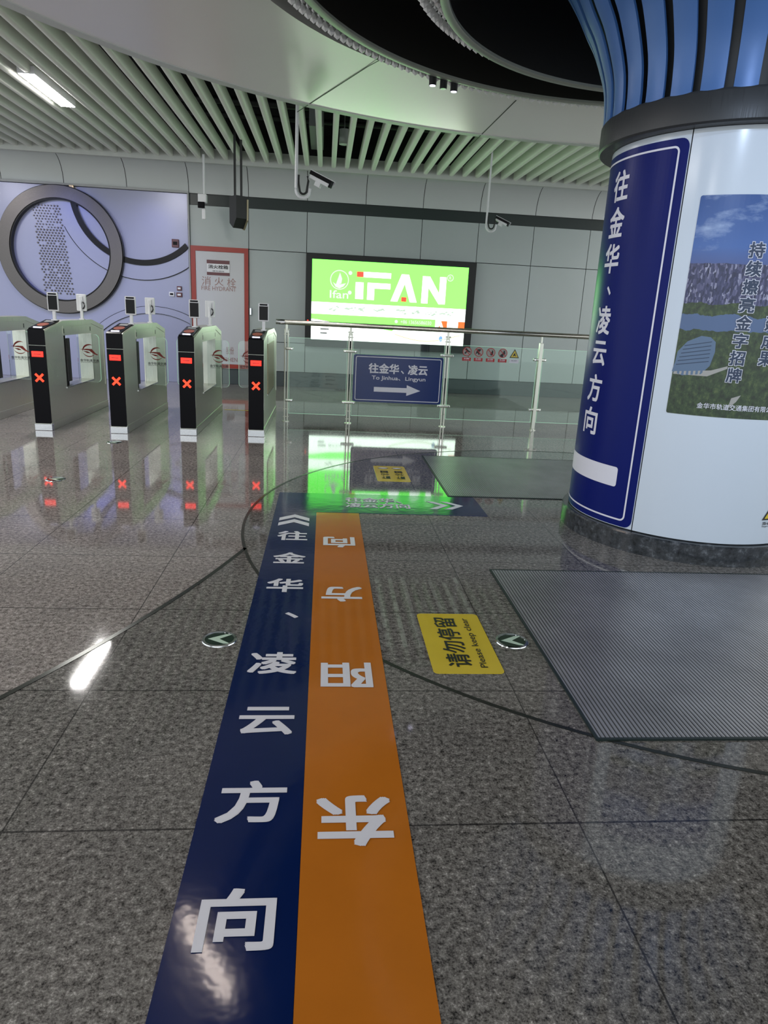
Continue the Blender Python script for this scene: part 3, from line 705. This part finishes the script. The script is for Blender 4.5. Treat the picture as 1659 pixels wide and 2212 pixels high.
for x0, x1 in ((.07, .22), (.34, .52), (.60, .68), (.86, 1.04), (1.28, 1.42), (1.55, 1.66), (1.80, 1.98), (2.06, 2.28)):
    b = BM()
    for k in range(7):
        u = x0+(x1-x0)*k/6; v = 1.42+rnd.uniform(-.035, .035); s = rnd.uniform(.016, .032)
        flat(b, [(u-s, v-s*.5), (u+s, v-s*.3), (u+s*.7, v+s*.7), (u-s*.6, v+s*.5)], LBF(1+.1*k))
    on(t, 'product_picture', b, 'lb_picture')
b = BM(); flat(b, [(-.09, 1.045), (.065, 1.045), (.065, 1.075), (-.09, 1.075)], LBF(1)); flat(b, [(-.09, .975), (.03, .975), (.03, 1.005), (-.09, 1.005)], LBF(1))
put_text(b, '服务热线 : 销售部电话', .62, .05, lambda u, v: (.42+u, SY-.003, 1.055+v), .005); on(t, 'grey_lettering', b, 'lb_grey')
b = BM(); pts = [(1.25+1.2*k/24, 1.03-.10*math.sin(PI*k/24*1.1)) for k in range(25)]
for p, q in zip(pts, pts[1:]): flat(b, [(p[0], p[1]-.009), (q[0], q[1]-.009), (q[0], q[1]+.009), (p[0], p[1]+.009)], LBF(1))
on(t, 'wave_line', b, 'lb_sand')
b = BM(); flat(b, circ_pts(.035, 20, 2.10, .985, .05), LBF(1)); put_text(b, '科技', .10, .05, lambda u, v: (2.22+u, SY-.002, .975+v), .01); on(t, 'emblem', b, 'lb_blue')
b = BM(); cyl(b, (-.315, 12.868, 1.19), (-.315, 12.872, 1.19), .016, 14); on(t, 'pilot_light', b, 'led_red')

# ------------------------------------------------------------------ fire hydrant cabinet
t = empty('fire_hydrant_cabinet', (-1.87, 12.98, .28), 'tall white fire hydrant cabinet door with a red frame beside the lilac-lit wall', 'cabinet')
b = BM(); holed(b, [(-2.352, .285), (-1.368, .285), (-1.368, 2.345), (-2.352, 2.345)], [(-2.272, .355), (-1.436, .355), (-1.436, 2.265), (-2.272, 2.265)], lambda u, v, q: (u, 12.995-q, v), .035); on(t, 'frame', b, 'redframe')
b = BM(); box(b, -2.270, -1.438, 12.968, 12.99, .357, 2.263, .003); on(t, 'door', b, 'door')
b = BM(); put_text(b, '消', .155, .15, WL(-2.095, 1.775, 12.966), 0); put_text(b, '火', .155, .14, WL(-1.875, 1.775, 12.966), 0); put_text(b, '栓', .155, .15, WL(-1.660, 1.765, 12.966), 0); on(t, 'lettering', b, 'faded'); b = BM(); put_text(b, 'FIRE HYDRANT', .60, .07, WL(-1.88, 1.655, 12.966), .005); on(t, 'lettering', b, 'faded')
b = BM(); put_text(b, '股份', .14, .13, WL(-1.70, .60, 12.966), 0); on(t, 'lettering', b, 'faded'); b = BM(); put_text(b, 'DIBHEN', .30, .07, WL(-1.72, .44, 12.966), .0); on(t, 'lettering', b, 'faded')
b = BM(); box(b, -2.08, -1.69, 12.960, 12.966, 1.875, 2.125); on(t, 'notice', b, 'maroon')
b = BM(); flat(b, [(-2.08, 1.925), (-1.69, 1.925), (-1.69, 2.065), (-2.08, 2.065)], lambda u, v: (u, 12.958, v)); on(t, 'notice_field', b, 'white_plastic')
b = BM(); put_text(b, '消火栓箱', .34, .065, WL(-1.885, 2.015, 12.956), .03); put_text(b, '请勿遮挡', .2, .022, WL(-1.885, 1.945, 12.956), .01); on(t, 'notice_lettering', b, 'black_ink')
b = BM(); box(b, -1.345, -1.315, 12.955, 12.995, 1.235, 1.36, .006); tag(link('door_handle', b, M['chrome'], t, loc=-Vector(t.location)), None)

# wall fittings on the art wall
for x0, x1, z0, z1, m_, lb in ((-2.662, -2.545, 2.294, 2.427, 'maroon', 'dark red square alarm box above the curved wall band'), (-2.60, -2.52, 1.587, 1.662, 'maroon', 'small red call point, upper of the pair by the fire cabinet'),
                               (-2.61, -2.515, 1.48, 1.556, 'maroon', 'small red wall unit with white window, lower of the pair by the fire cabinet'), (-2.737, -2.647, 1.484, 1.56, 'white_plastic', 'small white wall switch left of the red wall units')):
    t = empty('wall_unit', ((x0+x1)/2, 12.98, (z0+z1)/2), lb, 'wall unit')
    b = BM(); box(b, x0, x1, 12.945, 12.98, z0, z1, .006); on(t, 'case', b, m_)
    w2, h2 = (x1-x0)*.3, (z1-z0)*.2
    b = BM(); box(b, (x0+x1)/2-w2, (x0+x1)/2+w2, 12.940, 12.946, (z0+z1)/2-h2, (z0+z1)/2+h2); on(t, 'window', b, 'white_plastic' if m_ == 'maroon' and z0 < 2 else 'black')
b = BM(); box(b, -4.97, -4.80, 12.84, 12.98, .36, .60, .008); tag(link('red_fire_box', b, M['maroon']), 'red box low on the wall seen through the glass flap at far left', 'box')

# ------------------------------------------------------------------ ring sculpture and wall bands
t = empty('ring_sculpture', (-4.49, 12.95, 1.1), 'large dark bronze ring mounted on the lilac-lit wall panel', 'sculpture')
def annulus_y(b, cx_, cz_, ri, ro, y0, y1, a0=0, a1=2*PI, n=96, clip=None):
    full = abs(a1-a0-2*PI) < 1e-6; N = n if full else n+1; rows = []
    for i in range(N):
        a = a0+(a1-a0)*i/n; c_, s_ = math.cos(a), math.sin(a)
        row = []
        for rr, y in ((ri, y0), (ro, y0), (ro, y1), (ri, y1)):
            x = cx_+rr*c_
            row.append(b.verts.new((min(x, clip) if clip is not None else x, y, cz_+rr*s_)))
        rows.append(row)
    for i in range(n):
        A, B = rows[i], rows[(i+1) % N]
        for j in range(4): b.faces.new((A[j], B[j], B[(j+1) % 4], A[(j+1) % 4]))
    if not full: b.faces.new(rows[0]); b.faces.new(rows[-1][::-1])
    bmesh.ops.recalc_face_normals(b, faces=b.faces); return b
b = BM(); annulus_y(b, -4.49, 2.135, .825, 1.015, 12.98, 12.86); on(t, 'ring', b, 'ring')
b = BM(); annulus_y(b, -4.49, 2.135, .800, .825, 12.98, 12.875); on(t, 'inner_edge', b, 'ring_edge')
b = BM(); annulus_y(b, -4.49, 2.135, 1.015, 1.03, 12.98, 12.89); on(t, 'outer_edge', b, 'ring_edge')
b = BM(); box(b, -4.29, -4.22, 12.90, 12.95, 3.125, 3.17, .004); on(t, 'hanger', b, 'gold')
def fit(p):
    (x1, y1), (x2, y2), (x3, y3) = p
    a = 2*(x1*(y2-y3)-y1*(x1*0+x2-x3)+x2*y3-x3*y2)
    A = x1*x1+y1*y1; B = x2*x2+y2*y2; C_ = x3*x3+y3*y3
    D = 2*(x1*(y2-y3)+x2*(y3-y1)+x3*(y1-y2)); ux = (A*(y2-y3)+B*(y3-y1)+C_*(y1-y2))/D; uy = (A*(x3-x2)+B*(x1-x3)+C_*(x2-x1))/D
    return ux, uy, math.hypot(x1-ux, y1-uy)
cxa, cza, ra = fit(((-4.21, 2.75), (-3.675, 2.136), (-2.423, 2.319)))
a_s = math.atan2(2.95-cza, -4.285-cxa)
b = BM(); annulus_y(b, cxa, cza, ra-.045, ra+.045, 12.98, 12.93, a_s if a_s > 0 else a_s+2*PI, 2*PI+math.atan2(2.319-cza, -2.39-cxa), 60, clip=-2.386)
tag(link('wall_arc', b, M['ring_edge']), 'narrow black curved band on the lilac-lit wall passing behind the bronze ring', 'wall decoration')
b = BM(); annulus_y(b, cxa, cza, ra+.055, ra+.28, 12.98, 12.955, math.radians(205), 2*PI+math.radians(-18), 60, clip=-2.386)
wb = tag(link('wall_band', b, M['art']), 'wide pale curved band below the black arc on the lilac-lit wall', 'wall decoration')
b = BM(); annulus_y(b, cxa, cza, ra+.28, ra+.292, 12.98, 12.957, math.radians(205), 2*PI+math.radians(-18), 60, clip=-2.386); link('edge_line', b, M['ring_edge'], wb)
cxb, czb, rb = fit(((-3.841, 1.038), (-2.877, 1.29), (-2.42, 1.17)))
b = BM(); annulus_y(b, cxb, czb, rb-.11, rb, 12.98, 12.955, math.radians(40), math.radians(150), 50, clip=-2.386)
wb = tag(link('wall_band', b, M['art']), 'pale curved band low on the lilac-lit wall behind the gates', 'wall decoration')
for r0 in (rb, rb-.118): b = BM(); annulus_y(b, cxb, czb, r0, r0+.008, 12.98, 12.956, math.radians(40), math.radians(150), 50, clip=-2.386); link('edge_line', b, M['ring_edge'], wb)
b = BM(); rnd = random.Random(5)
for i in range(9):
    for j in range(34):
        zz = 2.84-.0425*j; fr = j/33
        xl, xr = -4.93+.10*fr, -4.50+.14*fr
        xx = xl+(xr-xl)*(i+(.5 if j % 2 else 0))/8.5
        if rnd.random() < .06: continue
        rr = .017 if fr > .25 or i > 6 else .013
        bmesh.ops.create_cone(b, cap_ends=True, segments=6, radius1=rr, radius2=rr*.8, depth=.018, matrix=Matrix.Translation((xx, 12.97, zz)) @ Matrix.Rotation(PI/2, 4, 'X'))
tag(link('hexagon_pattern', b, M['ring'], smooth=False), 'vertical field of small hexagonal studs on the wall inside the bronze ring', 'wall decoration')

# ------------------------------------------------------------------ ticket gates
GW = .165; Y0, Y1 = 7.66, 9.66
def make_gate():
    root = empty('ticket_gate')
    hw = GW/2; L = Y1-Y0
    fnx = lambda u, v, q: (-hw+q, u, v)
    outer = [(.0, .085), (L, .085), (L, 1.05), (L-.46, 1.135), (.53, 1.135), (.03, 1.055), (0, 1.04)]
    inner = [(.54, .41), (1.49, .41), (1.49, .975), (.54, .975)]
    b = BM(); holed(b, [(u, v) for u, v in outer], inner, lambda u, v, q: (-hw+.004+q, u+.012, v), GW-.008); body = link('body', b, M['steel'], root)
    # edge band that follows the arched outline on both flanks
    off = [(.035, .30), (.035, 1.0), (.54, 1.085), (L-.475, 1.085), (L-.04, 1.005), (L-.04, .30)]
    o2 = [(0.012, .30), (0.012, 1.04), (.53, 1.135), (L-.46, 1.135), (L, 1.05), (L, .30)]
    b = BM()
    for sx in (-hw-.002, hw-.004):
        for i in range(5):
            prism(b, [o2[i], o2[i+1], off[i+1], off[i]], lambda u, v, q, sx=sx: (sx+q, u, v), .006)
    link('arch_trim', b, M['steel'], root)
    b = BM()
    for sx in (-hw-.001, hw-.003): prism(b, [(.54, .985), (1.49, .985), (1.49, 1.075), (.54, 1.075)], lambda u, v, q, sx=sx: (sx+q, u, v), .004)
    link('header_plate', b, M['steel'], root)
    for sx in (-hw-.002, hw-.002):
        for u in (.56, 1.46): b = BM(); box(b, sx, sx+.004, u-.012, u+.012, 1.0, 1.05, .001); link('lock_slot', b, M['dark'], root)
    b = BM(); box(b, -hw-.004, hw+.004, .0, L+.01, 0, .085, .004); link('plinth', b, M['steel'], root)
    b = BM(); box(b, -hw-.006, hw+.006, -.012, .05, 0, .072, .004); link('kick_plate', b, M['chrome'], root)
    b = BM(); box(b, -hw, hw, -.006, .014, .075, .89, .003); box(b, -hw, hw, -.006, .014, .894, 1.05, .003); fr = link('front_panel', b, M['black'], root)
    b = BM(); prism(b, [(-.004, 1.045), (.03, 1.066), (.50, 1.142), (.50, 1.125), (.03, 1.04), (.0, 1.03)], lambda u, v, q: (-hw+.004+q, u, v), GW-.022); top = link('top_panel', b, M['black'], root)
    sl = lambda y: 1.066+(y-.03)/.47*.076
    def top_quad(x0, x1, ya, yb, k): return [(x0, ya, sl(ya)+k), (x1, ya, sl(ya)+k), (x1, yb, sl(yb)+k), (x0, yb, sl(yb)+k)]
    b = BM(); b.faces.new([b.verts.new(p) for p in top_quad(-.05, .04, .36, .45, .002)]); link('display', b, M['grey_plastic'], top)
    b = BM(); flat(b, circ_pts(.055, 24), lambda u, v: (-.005+u, .22+v*1.6, sl(.22+v*1.6)+.003)); link('card_reader', b, M['cardred'], top)
    b = BM(); box(b, -.045, .035, .055, .085, sl(.07)-.004, sl(.07)+.006, .003); link('light_strip', b, M['led_white'], top)
    b = BM(); box(b, -.058, .058, -.010, -.004, .775, .832, .002); o = link('red_bar', b, M['led_red'], fr)
    b = BM(); box(b, -.035, .035, -.0115, -.0095, .799, .806); link('red_bar_slot', b, M['maroon'], fr)
    b = BM()
    for s in (1, -1):
        c_ = math.cos(PI/4); q = [(-.055, -.011), (.055, -.011), (.055, .011), (-.055, .011)]
        prism(b, [((u-v*s)*c_, .56+(u*s+v)*c_) for u, v in q], lambda u, v, w_: (u, -.010+w_, v), .005)
    link('red_cross', b, M['led_red2'], fr)
    for yy in (.61, .75):
        b = BM(); cyl(b, (0, yy, .41), (0, yy, .975), .026, 18); link('flap_shaft', b, M['chrome'], root, True)
        b = BM(); cyl(b, (0, yy, .40), (0, yy, .45), .036, 18); link('shaft_bearing', b, M['black'], root, True)
    b = BM(); box(b, -.05, .05, .675, .685, .41, .975); link('shaft_plate', b, M['dark'], root)
    b = BM(); box(b, -.012, .012, .84, .93, .44, .93, .003); link('shaft_plate', b, M['dark'], root)
    b = BM()
    for sx in (-hw-.003, hw-.003): prism(b, [(.54, .395), (1.49, .395), (1.49, .41), (.54, .41)], lambda u, v, q, sx=sx: (sx+q, u, v), .006)
    link('sill_trim', b, M['chrome'], root)
    return root
def flap(side, parent):
    """glass flap reaching out of the gate; side -1 left, +1 right"""
    hw = GW/2; wf = .228; yf = 1.04
    P_ = [(hw-.03, .43), (hw+wf-.05, .42)]+[(hw+wf-.05+.05*math.sin(PI/2*k/5), .47-.05*math.cos(PI/2*k/5)) for k in range(1, 6)]+[(hw+wf, .93)]+[(hw+wf-.05+.05*math.cos(PI/2*k/5), .93+.05*math.sin(PI/2*k/5)) for k in range(1, 6)]+[(hw-.03, .975)]
    P_ = [(u*side, v) for u, v in P_]
    b = BM(); prism(b, P_, lambda u, v, q: (u, yf+q, v), .010); g_ = link('glass_flap', b, M['flap'], parent)
    b = BM(); prism(b, [P_[i] for i in range(1, 13)]+[(P_[i][0]-.004*side, P_[i][1]) for i in range(12, 0, -1)], lambda u, v, q: (u, yf-.001+q, v), .012); link('flap_edge', b, M['glass_edge'], g_)
    # red swirl emblem and dark lettering
    cx_ = (hw+.105)*side; cz_ = .79; b = BM()
    def crescent(a0, a1, r0, r1, n=18):
        for i in range(n):
            t0, t1 = i/n, (i+1)/n; A0, A1 = math.radians(a0+(a1-a0)*t0), math.radians(a0+(a1-a0)*t1)
            w0, w1 = r1*math.sin(PI*t0)+.001, r1*math.sin(PI*t1)+.001
            flat(b, [(cx_+(r0-w0)*math.cos(A0), cz_+(r0-w0)*math.sin(A0)), (cx_+(r0-w1)*math.cos(A1), cz_+(r0-w1)*math.sin(A1)), (cx_+r0*math.cos(A1), cz_+r0*math.sin(A1)), (cx_+r0*math.cos(A0), cz_+r0*math.sin(A0))], lambda u, v: (u, yf-.002, v))
    crescent(55, 190, .075, .018); crescent(200, 330, .075, .010)
    for p in ([(-.105, .012), (-.02, .02), (.035, .018), (.045, .004), (-.01, .0)], [(.0, .0), (.045, .004), (.075, -.03), (.105, -.045), (.09, -.052), (.05, -.035)], [(-.07, -.005), (-.01, -.012), (.02, -.03), (-.02, -.03)]):
        flat(b, [(cx_+u, cz_+v) for u, v in p], lambda u, v: (u, yf-.002, v))
    link('emblem', b, M['logo_red'], g_)
    b = BM(); put_text(b, '金华轨道交通', .215, .030, WL(cx_, .675, yf-.002), .02); put_text(b, 'JINHUA RAIL TRANSIT', .205, .014, WL(cx_, .65, yf-.002), .01); link('lettering', b, M['black_ink'], g_)
def scanner(x, y, z, front, label, tilt=.0):
    t = empty('face_scanner', (x, y, z), label, 'face scanner', 'face scanners on the ticket gates')
    s = -1 if front else 1
    b = BM(); box(b, -.016, .016, -.012, .012, 0, .135, .004); box(b, -.03, .03, -.025, .025, 0, .012, .003); link('pole', b, M['white_plastic'], t)
    hd = empty('head'); 
    b = BM(); box(b, -.058, .058, -.012+s*.012, .012+s*.012, .10, .295, .010); body = link('case', b, M['white_plastic'], t); bpy.data.objects.remove(hd)
    b = BM(); box(b, -.047, .047, (-.016 if s < 0 else .014)+s*.010, (-.014 if s < 0 else .016)+s*.010, .115, .262, .0005); link('display', b, M['screen'], body)
    b = BM(); box(b, -.042, .042, (-.017 if s < 0 else .013)+s*.010, (-.013 if s < 0 else .017)+s*.010, .270, .287, .0005); link('camera_bar', b, M['black'], body)
    if not front:
        b = BM(); box(b, -.022, .022, -.014, .0, .20, .27, .005); cyl(b, (0, -.008, .10), (0, -.008, .22), .013, 14); link('bracket', b, M['white_plastic'], body, True)
        b = BM(); tube(b, [(.015, -.004, .21), (.035, -.012, .19), (.040, -.014, .16), (.030, -.012, .135), (.014, -.006, .125)], .007, 8); link('cable', b, M['dark'], body, True)
    return t
gate0 = make_gate()
GX = [(-3.77, 'steel ticket gate cut off by the frame edge with only its rear showing'), (-2.982, 'steel ticket gate standing in front of the bronze ring sculpture'), (-2.188, 'steel ticket gate standing in front of the black wall arc'),
      (-1.462, 'steel ticket gate standing in front of the fire hydrant cabinet'), (-.737, 'steel ticket gate next to the glass railing with only one face scanner')]
dY = [0, 0, -.03, .0, .06]
gates = []
for i, (gx, lb) in enumerate(GX):
    gobj = gate0 if i == 0 else copy_tree(gate0)
    gates.append(gobj)
for i, (gx, lb) in enumerate(GX):
    gobj = gates[i]; gobj.location = (gx, Y0+dY[i], 0); tag(gobj, lb, 'ticket gate', 'ticket gates in a row')
    flap(1, gobj) if i < 4 else None
    if i > 0: flap(-1, gobj)
b = BM(); box(b, .070, .088, .53, 1.50, .41, .985, .002); link('infill_panel', b, M['brown'], gates[4])
names = ['cut-off gate', 'gate before the bronze ring', 'gate before the black wall arc', 'gate before the hydrant cabinet', 'gate beside the glass railing']
for i, dx in ((1, .04), (2, .085), (3, .02), (4, .05)):
    gx = GX[i][0]; zt = 1.147
    scanner(min(gx+dx, gx+GW/2-.02), Y0+.44, zt-.012, True, f'black screened face scanner facing the front on the {names[i]}')
    if i < 4: scanner(gx+(.05 if i != 2 else .06), Y0+1.30, 1.135, False, f'face scanner turned away showing its white back on the {names[i]}')

# ------------------------------------------------------------------ glass railing
YR = 8.9
rail = empty('glass_railing', (.3, YR, 0), 'glass railing with steel handrail and posts in front of the light box', 'railing')
b = BM(); cyl(b, (-.60, YR, 1.225), (6.4, YR, 1.225), .030, 24); on(rail, 'handrail', b, 'steel_rail').data.polygons.foreach_set('use_smooth', [False]*len(b.faces) if False else [True]*26)
b = BM(); cyl(b, (-.605, YR, 1.225), (-.50, YR, 1.225), .0315, 24); on(rail, 'end_cap', b, 'chrome')
PX = [-.475, .318, 1.548, 2.755, 3.98, 5.2]
for i, px in enumerate(PX):
    b = BM()
    if i < 3:
        for dx in (-.018, .018): cyl(b, (px+dx, YR, .0), (px+dx, YR, 1.13), .009, 12)
        cyl(b, (px, YR, 1.10), (px, YR, 1.20), .014, 12)
        for z in (.06, .16, 1.08, 1.14): cyl(b, (px-.034, YR, z), (px+.034, YR, z), .008, 10)
    else:
        box(b, px-.022, px+.022, YR-.03, YR+.03, .02, 1.12, .004); cyl(b, (px, YR, 1.10), (px, YR, 1.20), .012, 12); cyl(b, (px, YR, 0), (px, YR, .03), .03, 16)
    po = on(rail, 'post', b, 'steel')
    b = BM(); cyl(b, (px, YR, 0), (px, YR, .008), .045, 20); o = link('base_plate', b, M['steel'], po)
    for z in (.27, .91):
        b = BM(); box(b, px-.085 if i else px-.01, px+.085, YR-.022, YR+.022, z-.018, z+.018, .012); link('glass_clamp', b, M['steel'], po, True)
    for z in (.27, .91):
        for dx in (-.066, .066):
            if i or dx > 0: b = BM(); cyl(b, (px+dx, YR-.026, z), (px+dx, YR-.021, z), .008, 10); link('clamp_screw', b, M['chrome'], po)
for x0, x1 in zip(PX, PX[1:]):
    b = BM(); box(b, x0+.036, x1-.036, YR-.006, YR+.006, .105, 1.045); gl = on(rail, 'glass_panel', b, 'glass')
    b = BM(); holed(b, [(x0+.034, .103), (x1-.034, .103), (x1-.034, 1.047), (x0+.034, 1.047)], [(x0+.038, .107), (x1-.038, .107), (x1-.038, 1.043), (x0+.038, 1.043)], lambda u, v, q: (u, YR-.0065+q, v), .013); link('glass_edge', b, M['glass_edge'], gl)
# blue sign on the railing
t = empty('railing_sign', (.935, 8.865, .29), 'blue board with white arrow and writing hung on the glass railing', 'sign')
b = BM(); prism(b, rrect(1.135, .592, .03, 6, 0), lambda u, v, q: (.933+u, 8.872-q, .588+v), .02); on(t, 'board', b, 'sign_blue')
b = BM(); ringflat(b, 1.085, .545, .022, .009, WL(.933, .588, 8.8505)); on(t, 'border_line', b, 'white_ink')
b = BM(); put_text(b, '往金华', .385, .125, WL(.748, .718, 8.850), .035); put_text(b, '、', .04, .04, WL(.985, .682, 8.850), .03); put_text(b, '凌云', .25, .125, WL(1.18, .716, 8.850), .035); on(t, 'lettering', b, 'white_ink'); b = BM(); put_text(b, 'To Jinhua、Lingyun', .685, .062, WL(.942, .596, 8.850), .018); on(t, 'lettering', b, 'white_ink')
b = BM(); flat(b, [(.632, .427), (1.05, .427), (1.05, .388), (1.227, .456), (1.05, .524), (1.05, .486), (.632, .486)], lambda u, v: (u, 8.850, v)); on(t, 'arrow', b, 'white_ink')
# notice stickers on the glass
YS = YR-.009
figs = [[(-.035, -.02), (-.02, -.03), (.005, 0), (.04, -.01), (.045, 0), (.01, .02), (-.01, .045), (-.025, .03), (-.01, .01)], [(-.04, -.03), (-.015, -.01), (.0, -.035), (.012, -.03), (.008, .005), (.03, .03), (.015, .04), (-.02, .035), (-.03, .01)],
        [(.0, -.035), (.03, -.03), (.03, .02), (.018, .035), (.01, .01), (-.005, -.01)], [(-.04, -.045), (.005, -.05), (.01, -.02), (.03, -.01), (.025, .03), (.01, .035), (0, .0), (-.03, -.02)]]
whichs = ['first (leftmost)', 'second', 'third', 'fourth']
for i, x in enumerate((1.80, 1.951, 2.107, 2.264)):
    t = empty('prohibition_sticker', (x, YS, .92), f'{whichs[i]} of four round red prohibition stickers on the railing glass', 'sticker', 'prohibition stickers on the glass')
    b = BM(); flat(b, circ_pts(.056, 32), lambda u, v: (u, 0, .053+v)); link('disc', b, M['sand'], t)
    b = BM(); holed(b, circ_pts(.058, 32, 0, .053), circ_pts(.050, 32, 0, .053), lambda u, v, q: (u, -.0015, v), 0); flat(b, [(-.042, .089), (-.036, .095), (.042, .017), (.036, .011)], lambda u, v: (u, -.0025, v)); link('red_ring', b, M['red_ink'], t)
    b = BM(); flat(b, figs[i], lambda u, v: (u, -.001, .053+v)); link('figure', b, M['black_ink'], t)
    b = BM(); flat(b, [(-.056, -.062), (.056, -.062), (.056, -.02), (-.056, -.02)], lambda u, v: (u, 0, v)); link('caption_plate', b, M['red_ink'], t)
    b = BM(); put_text(b, ('禁止翻越', '禁止攀爬', '禁止倚靠', '禁止跨越')[i], .07, .016, lambda u, v: (u, -.001, -.033+v), .03); put_text(b, 'No climbing', .07, .009, lambda u, v: (u, -.001, -.052+v), .01); link('lettering', b, M['white_ink'], t)
t = empty('warning_sticker', (2.417, YS, .92), 'yellow triangle warning sticker on the railing glass right of the red ones', 'sticker')
b = BM(); flat(b, [(-.062, .0), (.062, .0), (0, .112)], lambda u, v: (u, 0, v)); link('border', b, M['black_ink'], t)
b = BM(); flat(b, [(-.047, .009), (.047, .009), (0, .094)], lambda u, v: (u, -.001, v)); link('field', b, M['yellow'], t)
b = BM(); flat(b, [(-.022, .016), (.0, .03), (.024, .018), (.01, .04), (.008, .065), (-.004, .055), (-.014, .04)], lambda u, v: (u, -.002, v)); link('figure', b, M['black_ink'], t)
b = BM(); flat(b, [(-.062, -.064), (.062, -.064), (.062, -.018), (-.062, -.018)], lambda u, v: (u, 0, v)); link('caption_plate', b, M['white_ink'], t)
b = BM(); put_text(b, '当心夹手', .07, .014, lambda u, v: (u, -.001, -.034+v), .01); link('lettering', b, M['navy_ink'], t)

# ------------------------------------------------------------------ things hung from the ceiling
def camera_on_pole(name, label, px, y, zt, zb, ux, uz, s, cam_c, cam_rot):
    t = empty(name, (px, y, zb), label, 'security camera')
    pts = [(px, y, zt), (px, y, zb+.02)]
    cxu = px+ux/2
    pts += [(cxu-ux/2*math.cos(PI*k/10), y, zb-uz*math.sin(PI*k/10)) for k in range(0, 9)]+[(px+ux*.97, y, zb+.02)]
    b = BM(); tube(b, pts, .019*s, 12); on(t, 'pole', b, 'white_plastic')
    b = BM(); k_ = ux*.42
    tube(b, [(px+.028*s, y-.004, zb+.16*s)]+[(px+.028*s, y-.004, zb+.06*s)]+[(cxu-k_*.62*math.cos(PI*k/8), y-.01, zb+.0-uz*.55*math.sin(PI*k/8)) for k in range(1, 8)]+[(px+ux*.86, y-.01, zb+.10*s), (px+ux*.80, y-.01, zb+.15*s)], .013*s, 10); on(t, 'cable', b, 'dark')
    R_ = Matrix.Translation(cam_c) @ Matrix.Rotation(cam_rot[2], 4, 'Z') @ Matrix.Rotation(cam_rot[0], 4, 'Y')
    def part(nm, m_, *boxes):
        b = BM()
        for q in boxes: box(b, *q)
        bmesh.ops.transform(b, matrix=R_, verts=b.verts); return on(t, nm, b, m_)
    part('housing', 'white_plastic', (-.13*s, .13*s, -.04*s, .04*s, -.035*s, .035*s, .010*s))
    part('sunshade', 'white_plastic', (-.145*s, .165*s, -.05*s, .05*s, .050*s, .058*s, .003*s), (-.145*s, .165*s, .045*s, .05*s, .01*s, .058*s, .001))
    part('black_side', 'black', (-.14*s, .15*s, -.047*s, -.043*s, .005*s, .05*s, .001))
    part('lens_hood', 'black', (.128*s, .150*s, -.038*s, .038*s, -.033*s, .050*s, .006*s))
    part('mount', 'white_plastic', (-.045*s, .03*s, -.03*s, .03*s, -.085*s, -.03*s, .006*s))
camera_on_pole('security_camera', 'white box camera with sunshade on a hooked ceiling pole above the advertising box', -.385, 9.0, 3.85, 2.745, .165, .085, 1.0, (-.10, 9.0, 2.865), (math.radians(24), 0, math.radians(-20)))
camera_on_pole('security_camera', 'small camera on a hooked ceiling pole near the column', 2.318, 10.8, 3.85, 2.70, .15, .08, .75, (2.55, 10.8, 2.765), (math.radians(24), 0, math.radians(-30)))
t = empty('hanging_speaker', (-1.28, 11, 2.46), 'black wedge shaped box hung on two black rods over the hydrant cabinet', 'speaker')
for x in (-1.345, -1.255): b = BM(); box(b, x-.016, x+.016, 10.99, 11.01, 2.80, 3.9, .002); on(t, 'rod', b, 'dark')
RT = Matrix.Translation((-1.29, 11, 0)) @ Matrix.Rotation(math.radians(36), 4, 'Z')
b = BM(); prism(b, [(-.10, 2.90), (.10, 2.90), (.10, 2.54), (.0, 2.47), (-.10, 2.60)], lambda u, v, q: (-.10+q, u, v), .17); bmesh.ops.transform(b, matrix=RT, verts=b.verts); on(t, 'box', b, 'dark')
b = BM(); prism(b, [(-.11, 2.86), (.13, 2.78), (.12, 2.50), (.0, 2.455), (-.10, 2.58)], lambda u, v, q: (.07+q, u, v), .025); bmesh.ops.transform(b, matrix=RT, verts=b.verts); on(t, 'side_panel', b, 'brown')
t = empty('hanging_sensor', (-1.99, 12.3, 2.72), 'small white sensor with black lens on a thin pole above the hydrant cabinet', 'sensor')
b = BM(); cyl(b, (-1.99, 12.3, 3.06), (-1.99, 12.3, 3.66), .018, 12); on(t, 'pole', b, 'white_plastic')
b = BM(); box(b, -2.085, -1.95, 12.24, 12.36, 2.95, 3.075, .01); on(t, 'case', b, 'white_plastic')
b = BM(); box(b, -2.085, -1.975, 12.21, 12.245, 2.86, 2.955, .012); on(t, 'lens', b, 'black')
b = BM(); box(b, -2.03, -1.97, 12.26, 12.30, 2.70, 2.88, .012); on(t, 'tail', b, 'white_plastic')

# slim LED battens under the soffit, mirrored in the near end of the blue strip
for (xa, ya), (xb, yb), lb, m_ in (((-1.04, 4.66), (-.57, 3.90), 'slim bright lamp batten under the soffit edge above the viewer', 'batten'),):
    A, B = Vector((xa, ya, 3.44)), Vector((xb, yb, 3.44))
    t = empty('lamp_batten', (A+B)/2, lb, 'lamp')
    b = BM(); cyl(b, A+Vector((0, 0, .018)), B+Vector((0, 0, .018)), .016, 10); on(t, 'housing', b, 'white_plastic')
    dn = (B-A).normalized(); sd = Vector((-dn.y, dn.x, 0))*.014
    b = BM(); b.faces.new([b.verts.new(p) for p in (A+sd, B+sd, B-sd, A-sd)]); on(t, 'diffuser', b, m_)
